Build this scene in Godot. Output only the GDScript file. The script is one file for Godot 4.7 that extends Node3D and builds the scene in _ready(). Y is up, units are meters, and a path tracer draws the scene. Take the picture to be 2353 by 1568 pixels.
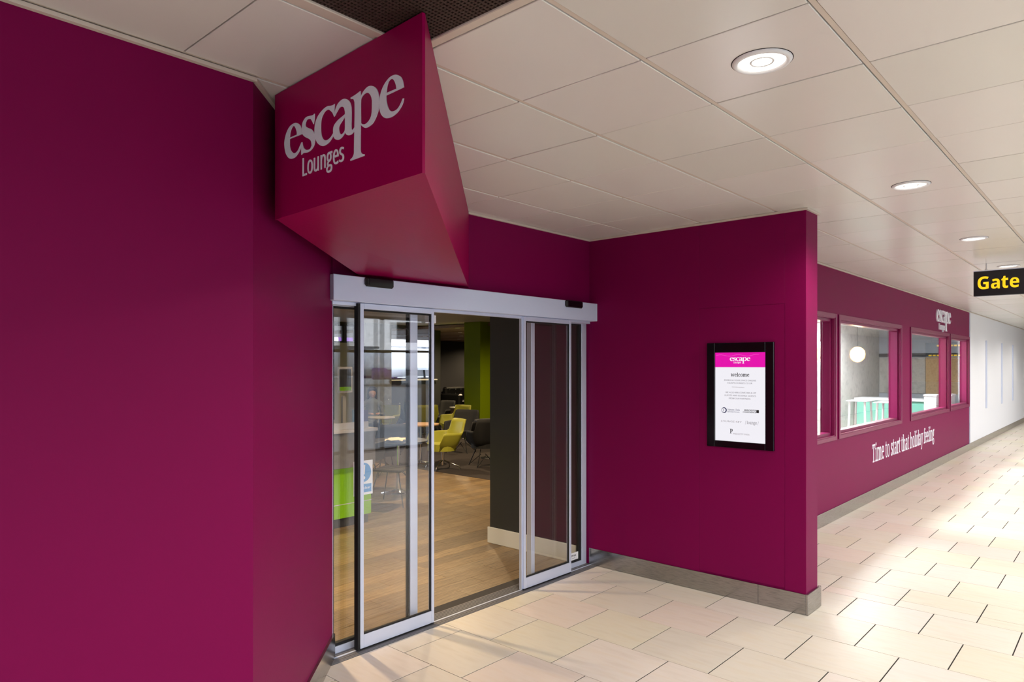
extends Node3D

const CEIL := 2.936          # corridor ceiling height
const EYE := 1.8             # camera height
const WING := 5.105          # face of the projecting wall (plane across the corridor)
const WALLZ := -2.585        # corridor wall and foreground wall plane
const DOORZ := -3.66         # entrance wall plane
const YAW := 47.955

var rng := RandomNumberGenerator.new()
var M := {}
var names := {}
var meshes := {}
var letters := {}

# ---------------------------------------------------------------- helpers
func numbered(n: String) -> String:
	names[n] = names.get(n, -1) + 1
	return n if names[n] == 0 else "%s_%03d" % [n, names[n]]

func start() -> SurfaceTool:
	var st := SurfaceTool.new()
	st.begin(Mesh.PRIMITIVE_TRIANGLES)
	st.set_smooth_group(-1)
	return st

func done(st: SurfaceTool) -> ArrayMesh:
	st.generate_normals()
	return st.commit()

func tri(st: SurfaceTool, a: Vector3, b: Vector3, c: Vector3) -> void:   # a b c counter-clockwise seen from outside
	st.add_vertex(a); st.add_vertex(c); st.add_vertex(b)

func quad(st: SurfaceTool, a: Vector3, b: Vector3, c: Vector3, d: Vector3) -> void:
	tri(st, a, b, c); tri(st, a, c, d)

func box(st: SurfaceTool, lo: Vector3, hi: Vector3, bev := 0.0, t := Transform3D()) -> void:
	var c := (lo + hi) / 2.0
	var h := (hi - lo) / 2.0
	var b: float = minf(bev, minf(h.x, minf(h.y, h.z)) * 0.9)
	var ax := [Vector3.RIGHT, Vector3.UP, Vector3.BACK]
	for i in 3:
		var j := (i + 1) % 3
		var k := (i + 2) % 3
		for s in [-1.0, 1.0]:
			var n: Vector3 = ax[i] * h[i] * s
			var u: Vector3 = ax[j] * (h[j] - b) * s
			var v: Vector3 = ax[k] * (h[k] - b)
			quad(st, t * (c + n - u - v), t * (c + n + u - v), t * (c + n + u + v), t * (c + n - u + v))
	if b <= 0.0:
		return
	for i in 3:
		var j := (i + 1) % 3
		var k := (i + 2) % 3
		for sj in [-1.0, 1.0]:
			for sk in [-1.0, 1.0]:
				var e: Vector3 = ax[i] * (h[i] - b) * sj * sk
				var p: Vector3 = ax[j] * h[j] * sj + ax[k] * (h[k] - b) * sk
				var r: Vector3 = ax[j] * (h[j] - b) * sj + ax[k] * h[k] * sk
				_edge(st, t * (c - e + p), t * (c + e + p), t * (c + e + r), t * (c - e + r), t.basis * (ax[j] * sj + ax[k] * sk))
	for sx in [-1.0, 1.0]:
		for sy in [-1.0, 1.0]:
			for sz in [-1.0, 1.0]:
				var o := Vector3(sx, sy, sz)
				var a := c + Vector3(h.x, h.y - b, h.z - b) * o
				var d := c + Vector3(h.x - b, h.y, h.z - b) * o
				var e := c + Vector3(h.x - b, h.y - b, h.z) * o
				if sx * sy * sz > 0:
					tri(st, t * a, t * d, t * e)
				else:
					tri(st, t * a, t * e, t * d)

func _edge(st: SurfaceTool, a: Vector3, b: Vector3, c: Vector3, d: Vector3, out: Vector3) -> void:
	if (b - a).cross(c - a).dot(out) > 0:
		quad(st, a, b, c, d)
	else:
		quad(st, d, c, b, a)

func prism(st: SurfaceTool, pts: PackedVector2Array, y0: float, y1: float, t := Transform3D()) -> void:   # pts in x,z extruded along y
	var p := pts
	if Geometry2D.is_polygon_clockwise(p):
		p = p.duplicate(); p.reverse()
	var idx := Geometry2D.triangulate_polygon(p)
	var up := t.basis * Vector3.UP
	for k in range(0, idx.size(), 3):
		for y in [y0, y1]:
			var a: Vector3 = t * Vector3(p[idx[k]].x, y, p[idx[k]].y)
			var b: Vector3 = t * Vector3(p[idx[k + 1]].x, y, p[idx[k + 1]].y)
			var c: Vector3 = t * Vector3(p[idx[k + 2]].x, y, p[idx[k + 2]].y)
			var want: Vector3 = up * (1.0 if y == y1 else -1.0)
			if (b - a).cross(c - a).dot(want) > 0: tri(st, a, b, c)
			else: tri(st, a, c, b)
	var n := p.size()
	for k in n:
		var a := p[k]
		var b := p[(k + 1) % n]
		var dir := b - a
		_edge(st, t * Vector3(a.x, y0, a.y), t * Vector3(b.x, y0, b.y), t * Vector3(b.x, y1, b.y), t * Vector3(a.x, y1, a.y), t.basis * Vector3(dir.y, 0, -dir.x))

func lathe(st: SurfaceTool, prof: Array, seg := 24, at := Vector3.ZERO, smooth := true) -> void:   # prof of Vector2(r, y) from bottom to top, outside on the right
	st.set_smooth_group(1 if smooth else -1)
	for i in prof.size() - 1:
		var p: Vector2 = prof[i]
		var r: Vector2 = prof[i + 1]
		for k in seg:
			var a := TAU * k / seg
			var b := TAU * (k + 1) / seg
			var u := Vector3(cos(a), 0, -sin(a))
			var v := Vector3(cos(b), 0, -sin(b))
			if p.x > 1e-5 and r.x > 1e-5:
				quad(st, at + u * p.x + Vector3.UP * p.y, at + v * p.x + Vector3.UP * p.y, at + v * r.x + Vector3.UP * r.y, at + u * r.x + Vector3.UP * r.y)
			elif r.x > 1e-5:
				tri(st, at + Vector3.UP * p.y, at + v * r.x + Vector3.UP * r.y, at + u * r.x + Vector3.UP * r.y)
			elif p.x > 1e-5:
				tri(st, at + u * p.x + Vector3.UP * p.y, at + v * p.x + Vector3.UP * p.y, at + Vector3.UP * r.y)
	st.set_smooth_group(-1)

func tube(st: SurfaceTool, path: Array, r: float, seg := 8, r2 := -1.0) -> void:
	var n := path.size()
	var rings := []
	for i in n:
		var d: Vector3 = (path[mini(i + 1, n - 1)] - path[maxi(i - 1, 0)]).normalized()
		var u := d.cross(Vector3.UP if absf(d.y) < 0.95 else Vector3.RIGHT).normalized()
		var v := u.cross(d).normalized()
		var rr := r if r2 < 0 else lerpf(r, r2, float(i) / (n - 1))
		var ring := []
		for k in seg:
			var a := TAU * k / seg
			ring.append(path[i] + (u * cos(a) + v * sin(a)) * rr)
		rings.append(ring)
	st.set_smooth_group(2)
	for i in n - 1:
		for k in seg:
			var kk := (k + 1) % seg
			var mid: Vector3 = (path[i] + path[i + 1]) / 2.0
			_edge(st, rings[i][k], rings[i][kk], rings[i + 1][kk], rings[i + 1][k], (rings[i][k] + rings[i + 1][kk]) / 2.0 - mid)
	st.set_smooth_group(-1)
	for e in [0, n - 1]:
		var out: Vector3 = path[e] - path[1 if e == 0 else n - 2]
		for k in range(1, seg - 1):
			var a: Vector3 = rings[e][0]
			var b: Vector3 = rings[e][k]
			var c: Vector3 = rings[e][k + 1]
			if (b - a).cross(c - a).dot(out) > 0: tri(st, a, b, c)
			else: tri(st, a, c, b)

func tag(o: Node, label := "", category := "", group := "", kind := "") -> void:
	if label: o.set_meta("label", label)
	if category: o.set_meta("category", category)
	if group: o.set_meta("group", group)
	if kind: o.set_meta("kind", kind)

func put(called: String, mesh: Mesh, m: Material, parent: Node = null, at := Vector3.ZERO) -> MeshInstance3D:
	var o := MeshInstance3D.new()
	o.mesh = mesh
	o.material_override = m
	o.position = at
	if parent == null:
		o.name = numbered(called)
		add_child(o)
	else:
		var n: int = parent.get_meta("count_" + called, 0)
		parent.set_meta("count_" + called, n + 1)
		o.name = called if n == 0 else "%s_%03d" % [called, n]
		parent.add_child(o, true)
	return o

func part(called: String, st: SurfaceTool, m: Material, parent: Node = null) -> MeshInstance3D:
	return put(called, done(st), m, parent)

func piece(called: String, lo: Vector3, hi: Vector3, m: Material, parent: Node = null, bev := 0.0) -> MeshInstance3D:
	var st := start()
	box(st, lo, hi, bev)
	return part(called, st, m, parent)

func thing(called: String, label: String, category: String, at := Vector3.ZERO, turn := 0.0, group := "") -> Node3D:
	var o := Node3D.new()
	o.name = numbered(called)
	add_child(o)
	o.position = at
	o.rotation.y = turn
	tag(o, label, category, group)
	return o

func again(src: Node3D, called: String, label: String, at: Vector3, turn := 0.0) -> Node3D:
	var o: Node3D = src.duplicate()
	o.name = numbered(called)
	add_child(o)
	o.position = at
	o.rotation.y = turn
	o.set_meta("label", label)
	return o

func shell(called: String, label := "") -> Node3D:       # a piece of the setting
	var o := Node3D.new()
	o.name = called
	add_child(o)
	tag(o, label, "", "", "structure")
	return o

func structure(called: String, lo: Vector3, hi: Vector3, m: Material, label := "", bev := 0.0) -> MeshInstance3D:
	var o := piece(called, lo, hi, m, null, bev)
	tag(o, label, "", "", "structure")
	return o

func mat(rgb8: Array, rough := 0.6, metal := 0.0) -> StandardMaterial3D:
	var m := StandardMaterial3D.new()
	m.albedo_color = Color8(rgb8[0], rgb8[1], rgb8[2])
	m.roughness = rough
	m.metallic = metal
	return m

func noise_tex(freq: float, colors: Array, size := 512, normal := false, octaves := 4, seed_ := 1, kind := FastNoiseLite.TYPE_SIMPLEX_SMOOTH) -> NoiseTexture2D:
	var f := FastNoiseLite.new()
	f.seed = seed_
	f.noise_type = kind
	f.frequency = freq
	f.fractal_octaves = octaves
	var t := NoiseTexture2D.new()
	t.width = size; t.height = size
	t.seamless = true
	t.noise = f
	if normal:
		t.as_normal_map = true
		t.bump_strength = 4.0
	else:
		var g := Gradient.new()
		g.offsets = PackedFloat32Array([0.0, 0.5, 1.0])
		g.colors = PackedColorArray(colors)
		t.color_ramp = g
	return t

func tri_map(m: StandardMaterial3D, scale: Vector3) -> void:
	m.uv1_triplanar = true
	m.uv1_world_triplanar = true
	m.uv1_scale = scale

func glass(alpha := 0.03, tint := Color(0.93, 0.97, 0.95)) -> StandardMaterial3D:
	var m := StandardMaterial3D.new()
	m.transparency = BaseMaterial3D.TRANSPARENCY_ALPHA
	m.albedo_color = Color(tint.r, tint.g, tint.b, alpha)
	m.roughness = 0.0
	return m

func glow(rgb8: Array, energy: float) -> StandardMaterial3D:
	var m := mat(rgb8, 0.5)
	m.emission_enabled = true
	m.emission = Color8(rgb8[0], rgb8[1], rgb8[2])
	m.emission_energy_multiplier = energy
	return m

func lit(rgb8: Array, energy: float) -> StandardMaterial3D:      # a screen: gives off its colour and reflects little
	var m := glow(rgb8, energy)
	m.albedo_color = Color8(10, 10, 12)
	m.roughness = 0.3
	return m

func seen_at(p: Vector3) -> Vector3:       # where a point falls in the photograph: x, y, depth (used only to decide which floor and ceiling pieces are built singly)
	var a := deg_to_rad(90.0 - YAW)
	var fw := Vector3(cos(a), 0, -sin(a))
	var rt := Vector3(sin(a), 0, cos(a))
	var d := p - Vector3(0, EYE, 0)
	var z := d.dot(fw)
	return Vector3(1176.5 + 1584.0 * d.dot(rt) / maxf(z, 0.01), 840.0 - 1584.0 * d.y / maxf(z, 0.01), z)

func in_frame(p: Vector3, margin := 260.0) -> bool:
	var s := seen_at(p)
	return s.z > 0.3 and s.x > -margin and s.x < 2353 + margin and s.y > -margin and s.y < 1568 + margin

# ---------------------------------------------------------------- lettering
func curve(text: String) -> PackedVector2Array:      # points of an outline, smoothed between its corners
	var f := text.split_floats(" ")
	var p := PackedVector2Array()
	for i in range(0, f.size(), 2):
		p.append(Vector2(f[i], f[i + 1]) / 1000.0)
	var n := p.size()
	var out := PackedVector2Array()
	for i in n:
		var a := p[(i + n - 1) % n]
		var b := p[i]
		var c := p[(i + 1) % n]
		var d := p[(i + 2) % n]
		var kb := absf((b - a).angle_to(c - b)) > 0.95
		var kc := absf((c - b).angle_to(d - c)) > 0.95
		var tb := (c - b) if kb else (c - a) * 0.5
		var tc := (c - b) if kc else (d - b) * 0.5
		var len := (c - b).length()
		tb = tb.limit_length(len * 1.1); tc = tc.limit_length(len * 1.1)
		for k in 4:
			var t := k / 4.0
			var t2 := t * t
			var t3 := t2 * t
			out.append(b * (2 * t3 - 3 * t2 + 1) + tb * (t3 - 2 * t2 + t) + c * (-2 * t3 + 3 * t2) + tc * (t3 - t2))
	return out

func letter_mesh(key: String, thick: float) -> ArrayMesh:
	var src: Array = letters[key]
	var outer := curve(src[0])
	if Geometry2D.is_polygon_clockwise(outer): outer.reverse()
	var st := start()
	var rings := [outer]
	var whole := outer.duplicate()
	if src.size() > 1:
		var hole := curve(src[1])
		if not Geometry2D.is_polygon_clockwise(hole): hole.reverse()
		rings.append(hole)
		var best := 1e9
		var bi := 0
		var bj := 0
		for i in outer.size():
			for j in hole.size():
				var dd := outer[i].distance_squared_to(hole[j])
				if dd < best:
					best = dd; bi = i; bj = j
		whole = PackedVector2Array()
		for i in outer.size() + 1: whole.append(outer[(bi + i) % outer.size()])
		for j in hole.size() + 1: whole.append(hole[(bj + j) % hole.size()])
	var idx := Geometry2D.triangulate_polygon(whole)
	if idx.is_empty(): print("letter not filled: ", key)
	for k in range(0, idx.size(), 3):
		var a := Vector3(whole[idx[k]].x, whole[idx[k]].y, thick)
		var b := Vector3(whole[idx[k + 1]].x, whole[idx[k + 1]].y, thick)
		var c := Vector3(whole[idx[k + 2]].x, whole[idx[k + 2]].y, thick)
		if (b - a).cross(c - a).z > 0: tri(st, a, b, c)
		else: tri(st, a, c, b)
	for ring in rings:
		var n: int = ring.size()
		for k in n:
			var a: Vector2 = ring[k]
			var b: Vector2 = ring[(k + 1) % n]
			var out := Vector3((b - a).y, -(b - a).x, 0)
			_edge(st, Vector3(a.x, a.y, 0), Vector3(b.x, b.y, 0), Vector3(b.x, b.y, thick), Vector3(a.x, a.y, thick), out)
	return done(st)

func face(right: Vector3, origin: Vector3, scale := 1.0) -> Transform3D:
	var r := right.normalized()
	return Transform3D(Basis(r, Vector3.UP, r.cross(Vector3.UP)).scaled_local(Vector3(scale, scale, scale)), origin)

func text(called: String, words: String, font: String, bold: bool, t: Transform3D, rect: Rect2, m: Material, parent: Node, thick := 0.002) -> MeshInstance3D:
	var f := SystemFont.new()
	f.font_names = PackedStringArray([font])
	f.font_weight = 700 if bold else 400
	var tm := TextMesh.new()
	tm.text = words
	tm.font = f
	tm.font_size = 48
	tm.pixel_size = 0.01
	tm.curve_step = 1.5
	tm.depth = 0.05
	var bb := tm.get_aabb()
	var o := put(called, tm, m, parent)
	var s := Vector3(rect.size.x / bb.size.x, rect.size.y / bb.size.y, thick / 0.05)
	o.transform = t * Transform3D(Basis.from_scale(s), Vector3(rect.position.x - bb.position.x * s.x, rect.position.y - bb.position.y * s.y, thick / 2.0))
	return o

func logo(t: Transform3D, m: Material, small: Material, parent: Node, thick := 0.006) -> void:   # the word mark, 0.8 wide before scaling
	for k in ["e1", "s", "c", "a", "p", "e2"]:
		var key: String = "%s_%d" % [k, int(thick * 1e4)]
		if not meshes.has(key): meshes[key] = letter_mesh(k, thick)
		var o := put("letter", meshes[key], m, parent)
		o.transform = t
	text("small_word", "Lounges", "Droid Sans", false, t, Rect2(0.146, -0.112, 0.296, 0.094), small, parent, thick)

# ---------------------------------------------------------------- the scene
func _ready() -> void:
	rng.seed = 7
	var cam := Camera3D.new()
	cam.name = "camera"
	add_child(cam)
	cam.position = Vector3(0, EYE, 0)
	cam.rotation_degrees = Vector3(0, -YAW, 0)
	cam.set_frustum(2.0 * 0.05 * 784.0 / 1584.0, Vector2(0, 0.05 * 56.0 / 1584.0), 0.05, 400.0)
	cam.current = true
	var we := WorldEnvironment.new()
	we.name = "surroundings"
	add_child(we)
	var env := Environment.new()
	we.environment = env
	env.tonemap_mode = Environment.TONE_MAPPER_LINEAR
	env.tonemap_exposure = 2.3
	env.background_mode = Environment.BG_SKY
	env.sdfgi_enabled = true
	env.ssao_enabled = true
	env.ssil_enabled = true
	var sky := ProceduralSkyMaterial.new()
	sky.sky_top_color = Color(0.82, 0.88, 0.96)
	sky.sky_horizon_color = Color(0.95, 0.97, 1.0)
	sky.sky_curve = 0.2
	sky.ground_bottom_color = Color(0.5, 0.5, 0.5)
	sky.ground_horizon_color = Color(0.8, 0.82, 0.84)
	sky.sky_energy_multiplier = SKY
	sky.ground_energy_multiplier = SKY * 0.6
	env.sky = Sky.new()
	env.sky.sky_material = sky
	env.ambient_light_source = Environment.AMBIENT_SOURCE_SKY
	materials()
	letters = {
		"e1": ["143 79 134 105 122 121 92 136 49 134 20 116 3 89 0 66 10 33 31 10 52 0 85 -1 113 11 134 29 143 46 137 47 123 33 106 19 81 16 56 30 43 53 42 82", "43 87 47 108 61 124 76 128 90 117 101 97 102 86"],
		"s": ["237 136 235 114 229 97 220 110 209 122 195 126 179 126 168 116 169 104 185 94 212 82 230 67 240 52 240 35 232 14 212 2 185 -2 151 2 137 -2 137 23 143 47 149 29 165 14 185 7 205 7 216 18 212 34 199 46 168 61 146 78 141 96 144 117 155 130 175 138 209 135 225 133"],
		"c": ["380 136 378 111 377 89 366 106 347 121 333 127 310 124 287 104 282 71 287 41 300 23 319 14 341 14 360 21 371 29 369 19 347 4 319 -3 291 -1 262 15 245 37 237 63 242 95 262 119 294 134 329 140 357 135 371 134"],
		"a": ["377 89 381 105 397 126 418 136 438 138 456 134 478 120 490 99 492 73 491 33 492 17 496 11 504 11 512 17 510 4 494 -3 472 -2 458 5 451 16 442 7 422 -2 399 -2 378 9 371 29 375 54 402 69 434 76 451 80 450 92 444 105 430 113 413 113 397 103 384 93", "451 72 430 59 411 46 410 29 422 13 438 13 450 23"],
		"p": ["488 130 518 132 550 137 552 115 567 129 594 139 621 135 645 120 658 100 664 75 663 54 656 37 642 18 620 2 583 -2 560 10 550 18 550 -3 549 -68 552 -81 562 -89 575 -93 573 -98 486 -98 486 -93 500 -88 509 -77 510 -59 512 6 514 71 513 105 508 117 500 122 488 125", "552 105 567 118 590 120 609 109 620 89 621 65 618 36 605 20 583 12 564 15 552 23"],
		"e2": ["802 80 797 100 784 120 757 134 726 135 695 121 674 98 665 71 666 45 674 24 692 7 713 0 740 -1 771 8 794 26 802 43 796 44 784 29 767 17 744 15 726 22 713 39 705 60 703 79", "705 87 709 109 719 124 735 127 749 117 759 99 762 86"],
	}
	corridor_floor()
	corridor_ceiling()
	burgundy_walls()
	opposite_side()
	entrance()
	corridor_windows()
	lounge_shell()
	bar_room()
	downlights()
	sign_box()
	wall_display()
	hanging_signs()
	lounge_things()
	outside()

const SKY := 1.25

func materials() -> void:
	var peel := noise_tex(0.05, [], 512, true, 2, 3)
	var wine := mat([122, 5, 70], 0.5)
	wine.normal_enabled = true
	wine.normal_texture = peel
	wine.normal_scale = 0.04
	wine.metallic_specular = 0.22
	tri_map(wine, Vector3(2.2, 2.2, 2.2))
	M.wine = wine
	var wine2: StandardMaterial3D = wine.duplicate()
	wine2.roughness = 0.34
	wine2.metallic_specular = 0.5
	M.wine_gloss = wine2
	var wine3: StandardMaterial3D = wine.duplicate()
	wine3.albedo_color = Color8(154, 4, 76)
	wine3.roughness = 0.36
	wine3.metallic_specular = 0.22
	M.wine_sign = wine3
	M.cream = mat([214, 200, 184], 0.5)
	var tint := [[219, 211, 197], [214, 206, 193], [221, 211, 201], [217, 209, 190], [220, 206, 195]]
	var mott := noise_tex(0.012, [Color(0.965, 0.955, 0.94), Color(1, 1, 1), Color(0.985, 0.97, 0.94)], 1024, false, 5, 11)
	M.tile = []
	for c in tint:
		var m := mat(c, 0.36)
		m.metallic_specular = 0.38
		m.albedo_texture = mott
		tri_map(m, Vector3(0.9, 0.55, 0.16))
		M.tile.append(m)
	M.grout = mat([34, 22, 15], 0.95)
	M.panel = []
	for c in [[228, 226, 218], [225, 223, 215], [229, 225, 219]]:
		var m := mat(c, 0.28)
		M.panel.append(m)
	M.rail = mat([214, 202, 188], 0.45)
	M.dark_gap = mat([40, 32, 28], 0.9)
	M.grille = mat([62, 46, 38], 0.6)
	M.steel = mat([172, 170, 168], 0.2, 1.0)
	var brush := noise_tex(0.02, [Color(0.8, 0.8, 0.8), Color(1, 1, 1), Color(0.86, 0.86, 0.86)], 512, false, 4, 21)
	M.steel.albedo_texture = brush
	tri_map(M.steel, Vector3(0.6, 9.0, 0.6))
	M.alu = mat([210, 218, 238], 0.42, 0.4)
	M.alu_face = mat([214, 226, 250], 0.5, 0.15)
	M.black = mat([18, 18, 20], 0.5)
	M.rubber = mat([10, 10, 12], 0.7)
	M.gloss_black = mat([8, 8, 10], 0.12)
	M.glass = glass(0.0)
	M.tinted = glass(0.05, Color(0.8, 0.9, 0.86))
	M.white = mat([236, 236, 238], 0.5)
	M.white_wall = mat([232, 232, 236], 0.55)
	M.letter = mat([232, 234, 244], 0.45)
	M.grey_wall = mat([66, 66, 70], 0.6)
	M.charcoal = mat([52, 52, 56], 0.6)
	M.lime = mat([156, 230, 40], 0.3)
	M.lime_wall = mat([128, 150, 8], 0.5)
	M.lime_wall.metallic_specular = 0.25
	M.yellow = mat([172, 172, 60], 0.5)
	M.dark_fabric = mat([34, 35, 38], 0.75)
	M.leather = mat([20, 20, 21], 0.35)
	M.chrome = mat([220, 222, 226], 0.12, 1.0)
	M.concrete = mat([150, 150, 150], 0.8)
	var conc := noise_tex(0.01, [Color(0.8, 0.8, 0.8), Color(1, 1, 1), Color(0.88, 0.88, 0.88)], 512, false, 5, 31)
	M.concrete.albedo_texture = conc
	tri_map(M.concrete, Vector3(0.5, 0.5, 0.5))
	var wood := noise_tex(0.012, [Color(0.4, 0.35, 0.29), Color(1, 0.98, 0.95), Color(0.55, 0.49, 0.42)], 1024, false, 5, 41)
	M.plank = []
	for c in [[160, 137, 106], [148, 127, 100], [172, 148, 114], [136, 116, 92], [157, 137, 110]]:
		var m := mat(c, 0.38)
		m.albedo_texture = wood
		tri_map(m, Vector3(0.22, 5.0, 7.0))
		M.plank.append(m)
	var ply := noise_tex(0.01, [Color(0.86, 0.8, 0.7), Color(1, 1, 1), Color(0.9, 0.85, 0.78)], 512, false, 5, 51)
	M.ply = mat([202, 170, 126], 0.6)
	M.ply.albedo_texture = ply
	tri_map(M.ply, Vector3(2, 1, 2))
	M.pale_board = mat([196, 192, 184], 0.6)
	M.pale_board.albedo_texture = conc
	tri_map(M.pale_board, Vector3(0.8, 0.8, 0.8))
	M.slat = mat([176, 148, 126], 0.5)
	M.slat.albedo_texture = wood
	tri_map(M.slat, Vector3(0.3, 3, 3))
	M.carpet = mat([62, 54, 52], 0.95)
	M.carpet.albedo_texture = noise_tex(0.08, [Color(0.6, 0.6, 0.6), Color(1, 1, 1), Color(0.7, 0.66, 0.64)], 512, false, 3, 61)
	tri_map(M.carpet, Vector3(1.4, 1.4, 1.4))
	M.oak = mat([196, 156, 108], 0.45)
	M.skirt = mat([226, 226, 224], 0.4)
	M.asphalt = mat([150, 150, 150], 0.9)
	M.sign_yellow = glow([255, 208, 20], 0.3)

# ---------------------------------------------------------------- floor and ceiling of the corridor
func corridor_floor() -> void:
	var fl := shell("floor", "pale beige stone tile floor of the corridor with dark joints")
	piece("screed", Vector3(-5, -0.25, -3.57), Vector3(36, -0.003, 2.4), M.grout, fl)
	var stuff := []
	for m in M.tile:
		stuff.append(start())
	var count := 0
	var todo := []
	for i in range(-26, 62):
		var x0 := 5.252 + 0.5 * i
		var x1 := x0 + 0.5
		var off := -1.588 if i % 2 == 0 else -1.846
		var cuts := [[x0, x1]] if i != 1 else [[x0, 5.913], [5.913, x1]]
		for c in cuts:
			var zmin := -3.57 if x0 < 5.0 else WALLZ
			for j in range(-5, 9):
				var z0 := maxf(off + 0.515 * j, zmin)
				var z1 := minf(off + 0.515 * (j + 1), 2.35)
				if z1 - z0 < 0.03: continue
				if x1 < 1.35 and z1 < WALLZ + 0.02: continue
				if x1 < 1.35: z0 = maxf(z0, WALLZ)
				var cx: float = (c[0] + c[1]) / 2.0
				todo.append([c[0], c[1], z0, z1, in_frame(Vector3(cx, 0, (z0 + z1) / 2), 420.0), seen_at(Vector3(cx, 0, (z0 + z1) / 2)).z])
	todo.sort_custom(func(a, b): return (a[5] if a[4] else 1000.0 + absf(a[5])) < (b[5] if b[4] else 1000.0 + absf(b[5])))
	for e in todo:
		var k := rng.randi() % 5
		var lo := Vector3(e[0] + 0.002, -0.012, e[2] + 0.0036)
		var hi := Vector3(e[1] - 0.002, rng.randf_range(-0.0004, 0.0002), e[3] - 0.0036)
		if e[4] and count < 296:
			piece("tile", lo, hi, M.tile[k], fl, 0.0006)
			count += 1
		else:
			box(stuff[k], lo, hi, 0.0012)
	for k in 5:
		var o := part("far_tiles", stuff[k], M.tile[k], fl)
		o.set_meta("kind", "stuff")

func corridor_ceiling() -> void:
	var ce := shell("ceiling", "suspended ceiling of pale metal panels with thin dark joints")
	piece("soffit_slab", Vector3(-5, 3.06, -3.9), Vector3(36, 3.3, 2.6), M.dark_gap, ce)
	var stuff := start()
	var xs := []
	for i in range(-17, 58): xs.append(2.229 + 0.585 * i)
	var todo := []
	for j in range(-5, 6):
		var z0 := -0.736 + 0.607 * j
		for i in xs.size() - 1:
			var a := Vector2(xs[i] + 0.0035, maxf(z0 + 0.0015, -3.655 if xs[i] < 5.0 else WALLZ))
			var b := Vector2(xs[i + 1] - 0.0035, minf(z0 + 0.607 - 0.022, 2.35))
			if b.y - a.y < 0.02: continue
			if absf(xs[i] - 1.059) < 0.05 and j == -2: continue      # the grille's place
			if b.x < 1.2 and b.y < WALLZ: continue
			todo.append([a, b, in_frame(Vector3((a.x + b.x) / 2, CEIL, (a.y + b.y) / 2), 330.0), seen_at(Vector3((a.x + b.x) / 2, CEIL, (a.y + b.y) / 2)).z])
	todo.sort_custom(func(p, q): return (p[3] if p[2] else 1000.0 + absf(p[3])) < (q[3] if q[2] else 1000.0 + absf(q[3])))
	var n := 0
	for e in todo:
		var sag := rng.randf_range(-0.0012, 0.0012)
		var t := Transform3D(Basis.from_euler(Vector3(rng.randf_range(-0.002, 0.002), 0, rng.randf_range(-0.002, 0.002))), Vector3.ZERO)
		var c := Vector3((e[0].x + e[1].x) / 2, CEIL + 0.008 + sag, (e[0].y + e[1].y) / 2)
		var h := Vector3((e[1].x - e[0].x) / 2, 0.008, (e[1].y - e[0].y) / 2)
		t.origin = c
		if e[2] and n < 292:
			var st := start()
			box(st, -h, h, 0.002)
			var o := part("ceiling_panel", st, M.panel[rng.randi() % 3], ce)
			o.transform = t
			n += 1
		else:
			box(stuff, -h, h, 0.002, t)
	part("far_ceiling_panels", stuff, M.panel[0], ce).set_meta("kind", "stuff")
	for j in range(-5, 6):
		var z := -0.736 + 0.607 * j
		if z < WALLZ - 0.05: 
			piece("rail", Vector3(1.0, CEIL + 0.003, z - 0.018), Vector3(5.12, CEIL + 0.03, z), M.rail, ce)
		else:
			piece("rail", Vector3(-5, CEIL + 0.003, z - 0.018), Vector3(36, CEIL + 0.03, z), M.rail, ce)
	# the open return-air grille in one cell
	var g := thing("air_grille", "dark brown mesh air grille in a cream frame set in the ceiling above the sign", "air grille", Vector3(1.352, CEIL, -1.647))
	var st := start()
	for s in [[-0.285, -0.245, -0.295, 0.285], [0.245, 0.285, -0.295, 0.285], [-0.245, 0.245, -0.295, -0.26], [-0.245, 0.245, 0.25, 0.285]]:
		box(st, Vector3(s[0], -0.004, s[2]), Vector3(s[1], 0.02, s[3]), 0.003)
	part("frame", st, M.rail, g)
	st = start()
	for k in 38:
		var x := -0.245 + 0.49 * k / 37.0
		box(st, Vector3(x - 0.0025, 0.004, -0.26), Vector3(x + 0.0025, 0.02, 0.25))
	for k in 30:
		var z := -0.26 + 0.51 * k / 29.0
		box(st, Vector3(-0.245, 0.0045, z - 0.0045), Vector3(0.245, 0.0195, z + 0.0045))
	part("mesh", st, M.grille, g)
	piece("backing", Vector3(-0.245, 0.05, -0.26), Vector3(0.245, 0.06, 0.25), M.dark_gap, g)

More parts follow.
